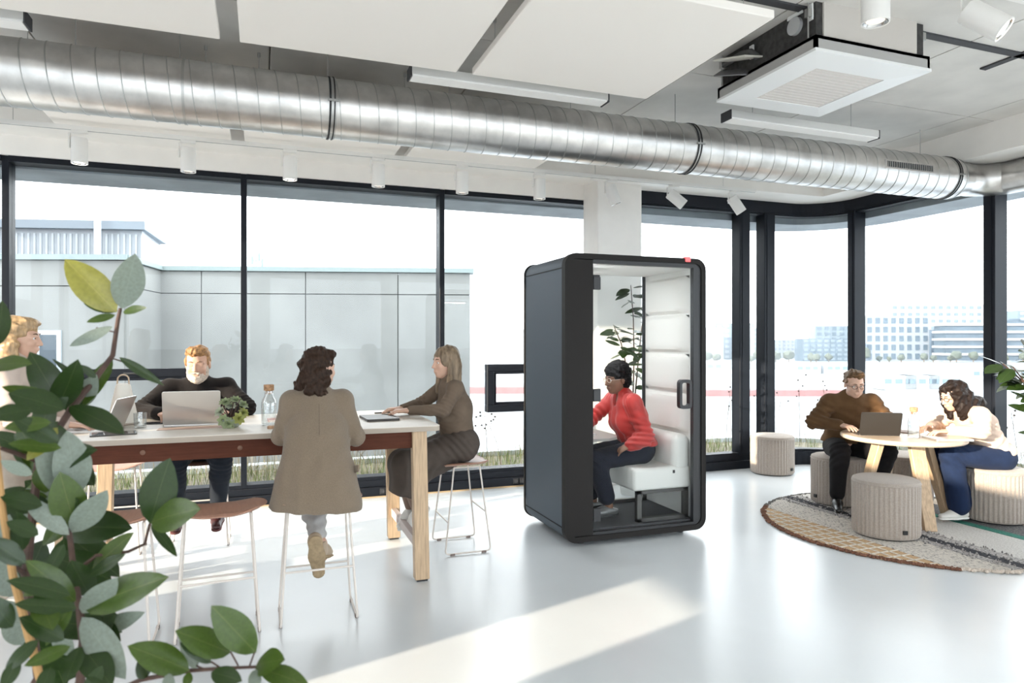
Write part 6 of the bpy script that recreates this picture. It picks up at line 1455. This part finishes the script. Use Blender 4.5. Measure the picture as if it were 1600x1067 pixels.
for (c, r) in (((-.022, 0, .055), (.100, .086, .080)), ((.004, 0, .085), (.068, .076, .044)), ((-.062, 0, -.02), (.062, .084, .10)), ((-.07, 0, -.12), (.045, .078, .08)), ((-.02, .078, -.06), (.052, .022, .11)), ((-.02, -.078, -.06), (.052, .022, .11)), ((-.005, .080, -.15), (.042, .020, .07)), ((-.005, -.080, -.15), (.042, .020, .07)), ((.045, .066, .035), (.03, .018, .05)), ((.045, -.066, .035), (.03, .018, .05))): F.ell(H.p(*c), r, .022, H.R)
F.cone(H.p(.015, .086, -.12), H.p(.035, .075, -.225), .026, .014, .02, None)
F.cone(H.p(.015, -.086, -.12), H.p(.035, -.075, -.225), .026, .014, .02, None)
F.noise(.0045, 60, 5, (1, 1, .12)); F.noise(.002, 150, 6, (1, 1, .1)); F.mesh('hair', .005, mat('hair_ash_blonde', (0.20, 0.145, 0.095), .5, spec=.3, var=.4, vscale=50, stretch=(1, 1, .12)), b.T)

# ---------------------------------------------------------------- woman in red in the booth
b = Body('woman with short curly hair in a red blouse sitting inside the phone booth', (3.02, 5.12, 0), PI,
    dict(pelvis=(.0, 0, .66), chest=(.085, 0, .925), neck=(.14, 0, 1.12), elL=(.07, .255, .80), wrL=(.185, .185, .715), elR=(.34, -.215, .90), wrR=(.55, -.13, .855),
         hipL=(.03, .085, .645), hipR=(.03, -.085, .645), knL=(.45, .10, .60), knR=(.45, -.09, .60), anL=(.33, .10, .215), anR=(.36, -.12, .215)), SK_br, True)
H = Head((.205, 0, 1.245), rotm(.10, .10, 0), .98)
b.skin_mesh(H, {'L': ((1, -.3, -.45), (.35, .25, 1), .22), 'R': ((1, .1, -.12), Z3, .3)}, {'L': ((1, 0, 0), Z3), 'R': ((1, 0, 0), Z3)})
H.details(b.T, mat('brow_black', (0.012, 0.009, 0.008), .8), LIPB); H.glasses(b.T, mat('pale_frame_glasses', (0.55, 0.42, 0.34), .3, .3))
F = Field(); b.torso(F, .018)
for d in 'LR':
    b.arm(F, d, .018, to=.84); E, Wv = b.J['el'+d], b.J['wr'+d]; F.ell(E+(Wv-E)*.30+np.array((0, 0, -.01)), (.066, .062, .06), .05); F.folds(E, Wv-b.sh[d], .16, .008, .05, 3)
    F.cone(E+(Wv-E)*.78, E+(Wv-E)*.95, .040, .042, .01); F.folds(b.sh[d], (0, 1, .2), .09, .006, .03, 6)
F.cut((0, 0, .69), (0, 0, -1), .26); F.cone(b.J['neck']-b.up*.05, b.J['neck'], .07, .05, .03); F.ell(b.J['neck']+np.array((.075, 0, -.03)), (.05, .028, .06), .01, None, True)
F.folds((.1, .05, .85), (.3, 1, .2), .2, .009, .08, 4); F.noise(.005, 16, 3); F.mesh('blouse', .0075, mat('red_silk', (0.52, 0.028, 0.022), .5, var=.15, vscale=10, sheen=.2), b.T)
F = Field(); F.cone((.0, .055, .655), (.0, -.055, .655), .122, .122, .05)
for d in 'LR': b.leg(F, d, .014, (.09, .07, .066, .056), to=.80); F.folds(b.J['kn'+d], (1, 0, -1), .12, .005, .05, 3)
F.noise(.002, 18, 3); F.mesh('trousers', .008, cloth('navy_wool', (0.014, 0.016, 0.026)), b.T)
for d in 'LR': 
    o = shoe('loafer', b.J['an'+d], (1, .02, 0), mat('grey_metal_leather', (0.16, 0.16, 0.16), .28, .3), mat('loafer_sole', (0.05, 0.05, 0.05), .6), b.T, .25, low=.03, sneaker=False)
F = Field(); rr_ = np.random.RandomState(4)
F.ell(H.p(-.022, 0, .062), (.108, .096, .092), .03, H.R); F.ell(H.p(-.07, 0, -.005), (.062, .088, .085), .03, H.R)
for k in range(230):
    th, ph_ = rr_.uniform(0, 2*PI), rr_.uniform(-.35, 1.57); dv = np.array((math.cos(th)*math.cos(ph_), math.sin(th)*math.cos(ph_), math.sin(ph_)))
    c = np.array((-.024, 0, .060))+dv*np.array((.104, .094, .092))
    if c[0] > .052 and c[2] < .075: continue
    F.ell(H.p(*c), (rr_.uniform(.012, .021),)*3, .006, H.R)
F.noise(.003, 130, 2); F.mesh('hair', .005, mat('hair_black_curly', (0.012, 0.010, 0.010), .8, spec=.15, var=.4, vscale=80), b.T)

# ---------------------------------------------------------------- man in brown sweatshirt
b = Body('man with glasses in a brown sweatshirt working at the round table', (5.30, 5.12, 0), -PI/2-.36,
    dict(pelvis=(0, 0, .57), chest=(.085, 0, .85), neck=(.15, 0, 1.045), elL=(.21, .335, .815), wrL=(.42, .17, .80), elR=(.17, -.355, .815), wrR=(.37, -.19, .80),
         hipL=(.02, .09, .555), hipR=(.02, -.09, .555), knL=(.40, .20, .565), knR=(.36, -.20, .565), anL=(.30, .13, .12), anR=(.30, -.20, .135)), SK_lt, False)
H = Head((.215, 0, 1.165), rotm(-.06, .28, .03), 1.0)
b.skin_mesh(H, {'L': ((1, -.3, 0), Z3, .25), 'R': ((1, .3, 0), Z3, .25)}, {'L': ((1, .1, 0), Z3), 'R': ((1, -.3, -.2), Z3)}, True)
H.details(b.T, mat('brow_brown', (0.16, 0.09, 0.05), .8), LIP); H.glasses(b.T, mat('dark_frame_glasses', (0.03, 0.02, 0.02), .3))
MBs = cloth('brown_sweat', (0.110, 0.060, 0.028), .10)
F = Field(); b.torso(F, .024)
for d in 'LR': b.arm(F, d, .022, to=.88); F.folds(b.J['el'+d], b.J['el'+d]-b.sh[d], .16, .009, .05, 3); F.folds((b.J['el'+d]+b.sh[d])/2, (.4, .3, 1), .12, .008, .06, 7)
F.cut((0, 0, .60), (0, 0, -1), .3); F.cone(b.J['neck']-b.up*.05, b.J['neck']+b.up*.004, .085, .066, .03); F.folds((.1, 0, .8), (.2, .5, 1), .2, .006, .09, 2); F.noise(.003, 16, 5)
sw = F.mesh('sweatshirt', .0075, MBs, b.T)
m = MB(); c = b.J['neck']+b.up*.0; ax_ = nrm_(np.cross(b.up, (0, 1, 0)));  pts = [c+(np.array((0, 1, 0))*math.cos(a)+ax_*math.sin(a))*.070-b.up*.004+b.up*(.0-.012*math.sin(a)) for a in [2*PI*k/28 for k in range(29)]]; m.tube(pts, .010, 8, False); m.build('collar_rib', MBs, sw, smooth=True)
F = Field(); F.cone((0, .05, .56), (0, -.05, .56), .128, .128, .05)
for d in 'LR': b.leg(F, d, .016, (.088, .068, .06, .046), to=.93); F.folds(b.J['kn'+d], (1, 0, -1), .13, .006, .05, 3)
F.noise(.003, 16, 3); F.mesh('trousers', .008, cloth('black_cotton', (0.014, 0.013, 0.014)), b.T)
for d, dv in (('L', (1, .15, -.05)), ('R', (1, -.35, -.25))): shoe('shoe', b.J['an'+d], dv, mat('black_leather', (0.02, 0.018, 0.017), .3), mat('black_sole', (0.03, 0.025, 0.02), .6), b.T, .28, sneaker=False)
F = Field()
for (c, r) in (((-.025, 0, .075), (.092, .080, .062)), ((.03, 0, .110), (.058, .064, .030)), ((-.075, 0, .02), (.045, .074, .075)), ((.055, .02, .108), (.03, .045, .026))): F.ell(H.p(*c), r, .02, H.R)
for sy in (-1, 1): F.ell(H.p(-.005, sy*.072, .045), (.04, .010, .03), .012, H.R)
F.noise(.004, 80, 8, (.4, 1, 1)); F.noise(.004, 40, 9); F.mesh('hair', .005, mat('hair_brown', (0.13, 0.075, 0.038), .6, spec=.25, var=.35, vscale=60), b.T)

# ---------------------------------------------------------------- woman in cream sweater
b = Body('dark-haired woman in a cream sweater and navy jeans leaning over the round table', (6.02, 4.17, 0), math.radians(163),
    dict(pelvis=(0, 0, .575), chest=(.15, 0, .835), neck=(.265, 0, .985), elL=(.27, .215, .815), wrL=(.50, .12, .80), elR=(.37, -.20, .815), wrR=(.53, -.06, .815),
         hipL=(.02, .085, .56), hipR=(.02, -.085, .56), knL=(.46, .10, .60), knR=(.43, -.07, .58), anL=(.37, .08, .125), anR=(.22, -.03, .135)), SK_lt, True)
H = Head((.365, 0, 1.085), rotm(.05, .32, 0), .97)
b.skin_mesh(H, {'L': ((1, -.25, -.03), Z3, .3), 'R': ((.9, .35, .05), (.2, -.3, 1), .45)}, {'L': ((1, .1, 0), Z3), 'R': ((1, .1, -.1), Z3)})
H.details(b.T, mat('brow_dark', (0.04, 0.025, 0.02), .8), LIP); H.glasses(b.T, mat('dark_frame_glasses', (0.03, 0.02, 0.02), .3))
F = Field(); b.torso(F, .018)
for d in 'LR': b.arm(F, d, .018, to=.90); F.folds(b.J['el'+d], b.J['el'+d]-b.sh[d], .13, .007, .045, 3)
F.cut((-.02, 0, .585), (-.25, 0, -1), .28); F.cone(b.J['neck']-b.up*.05, b.J['neck']+b.up*.008, .075, .056, .03); F.folds((0, .05, .7), (.7, .1, 1), .18, .007, .08, 2); F.noise(.003, 15, 5)
F.mesh('sweater', .0075, cloth('cream_knit', (0.66, 0.50, 0.40), .05), b.T)
F = Field(); F.cone((-.01, .06, .565), (-.01, -.06, .565), .128, .128, .05)
for d in 'LR': b.leg(F, d, .016, (.095, .072, .075, .070), to=.94); F.folds(b.J['kn'+d], (1, 0, -1), .14, .006, .05, 3)
F.noise(.003, 14, 3); F.mesh('jeans', .008, cloth('navy_denim', (0.012, 0.022, 0.055)), b.T)
shoe('sneaker', b.J['anL'], (1, .12, 0), WS, WSo, b.T, .27, lace=LAC); shoe('sneaker', b.J['anR'], (1, .1, -.18), WS, WSo, b.T, .27, lace=LAC)
m = MB(); c = b.J['wrL']-np.array((.03, -.01, 0)); m.tube([c+np.array((0, .032*math.cos(a), .030*math.sin(a))) for a in [2*PI*k/16 for k in range(17)]], .006, 6, False); m.build('watch_strap', M_black2, b.T, smooth=True)
F = Field()
for (c, r) in (((-.03, 0, .060), (.105, .094, .085)), ((-.01, .08, -.03), (.075, .035, .10)), ((-.01, -.08, -.03), (.075, .035, .10)), ((-.085, 0, -.03), (.065, .10, .11)), ((-.02, .088, -.12), (.065, .04, .07)), ((-.02, -.088, -.12), (.065, .04, .07)), ((-.11, .03, -.10), (.06, .08, .07)), ((.02, .07, -.15), (.04, .03, .05)), ((.02, -.07, -.15), (.04, .03, .05)), ((-.13, 0, -.10), (.07, .085, .08)), ((-.175, .01, -.115), (.06, .07, .06)), ((-.21, .02, -.125), (.045, .055, .045)), ((.03, 0, .11), (.05, .07, .03))): F.ell(H.p(*c), r, .025, H.R)
F.folds(H.p(-.05, 0, -.08), (1, .3, .6), .2, .005, .05, 3); F.noise(.008, 36, 5); F.noise(.003, 100, 6, (1, 1, .5)); F.mesh('hair', .005, mat('hair_near_black', (0.016, 0.010, 0.008), .55, spec=.2, var=.4, vscale=60), b.T)

# ---------------------------------------------------------------- standing woman at the left end
b = Body('woman with long wavy blonde hair in a pale sweater standing at the table end', (-1.43, 4.88, 0), -.03,
    dict(pelvis=(0, 0, .96), chest=(.02, 0, 1.25), neck=(.03, 0, 1.455), elL=(.12, .215, 1.14), wrL=(.335, .10, 1.068), elR=(.11, -.235, 1.13), wrR=(.33, -.09, 1.068),
         hipL=(0, .085, .93), hipR=(0, -.085, .93), knL=(.03, .09, .51), knR=(.03, -.09, .51), anL=(-.01, .09, .095), anR=(-.01, -.09, .095)), SK_lt, True)
H = Head((.065, 0, 1.585), rotm(-.05, .06, 0), .99)
b.skin_mesh(H, {'L': ((1, -.1, -.1), Z3, .2), 'R': ((1, .1, -.1), Z3, .2)}, {'L': ((1, .1, 0), Z3), 'R': ((1, -.1, 0), Z3)})
H.details(b.T, mat('brow_brown', (0.16, 0.09, 0.05), .8), LIP)
F = Field(); b.torso(F, .02)
for d in 'LR': b.arm(F, d, .018, to=.9); F.folds(b.J['el'+d], b.J['el'+d]-b.sh[d], .12, .006, .045, 3)
F.cut((0, 0, .86), (0, 0, -1), .3); F.cone(b.J['neck']-b.up*.05, b.J['neck']+b.up*.01, .075, .056, .03); F.noise(.003, 15, 5)
F.mesh('sweater', .0075, cloth('blush_knit', (0.56, 0.46, 0.40), .05), b.T)
F = Field(); F.cone((0, .05, .93), (0, -.05, .93), .125, .125, .05)
for d in 'LR': b.leg(F, d, .016, (.092, .07, .066, .058), to=.96)
F.noise(.003, 14, 3); F.mesh('trousers', .008, cloth('beige_cotton', (0.42, 0.36, 0.30)), b.T)
for d in 'LR': shoe('sneaker', b.J['an'+d], (1, .1 if d == 'L' else -.1, 0), WS, WSo, b.T, .26, lace=LAC)
F = Field()
for (c, r) in (((-.025, 0, .055), (.104, .092, .085)), ((-.07, 0, -.03), (.06, .092, .11)), ((-.07, 0, -.16), (.055, .10, .11)), ((-.03, .082, -.10), (.05, .03, .14)), ((-.03, -.082, -.10), (.05, .03, .14)), ((-.05, .06, -.25), (.05, .05, .06)), ((-.05, -.06, -.25), (.05, .05, .06)), ((.03, 0, .10), (.055, .07, .032))): F.ell(H.p(*c), r, .025, H.R)
F.folds(H.p(-.05, 0, -.1), (.3, .3, 1), .25, .007, .06, 3); F.noise(.006, 34, 5); F.noise(.003, 110, 6, (1, 1, .3)); F.mesh('hair', .0055, mat('hair_blonde', (0.42, 0.28, 0.15), .45, var=.35, vscale=60, stretch=(1, 1, .3)), b.T)
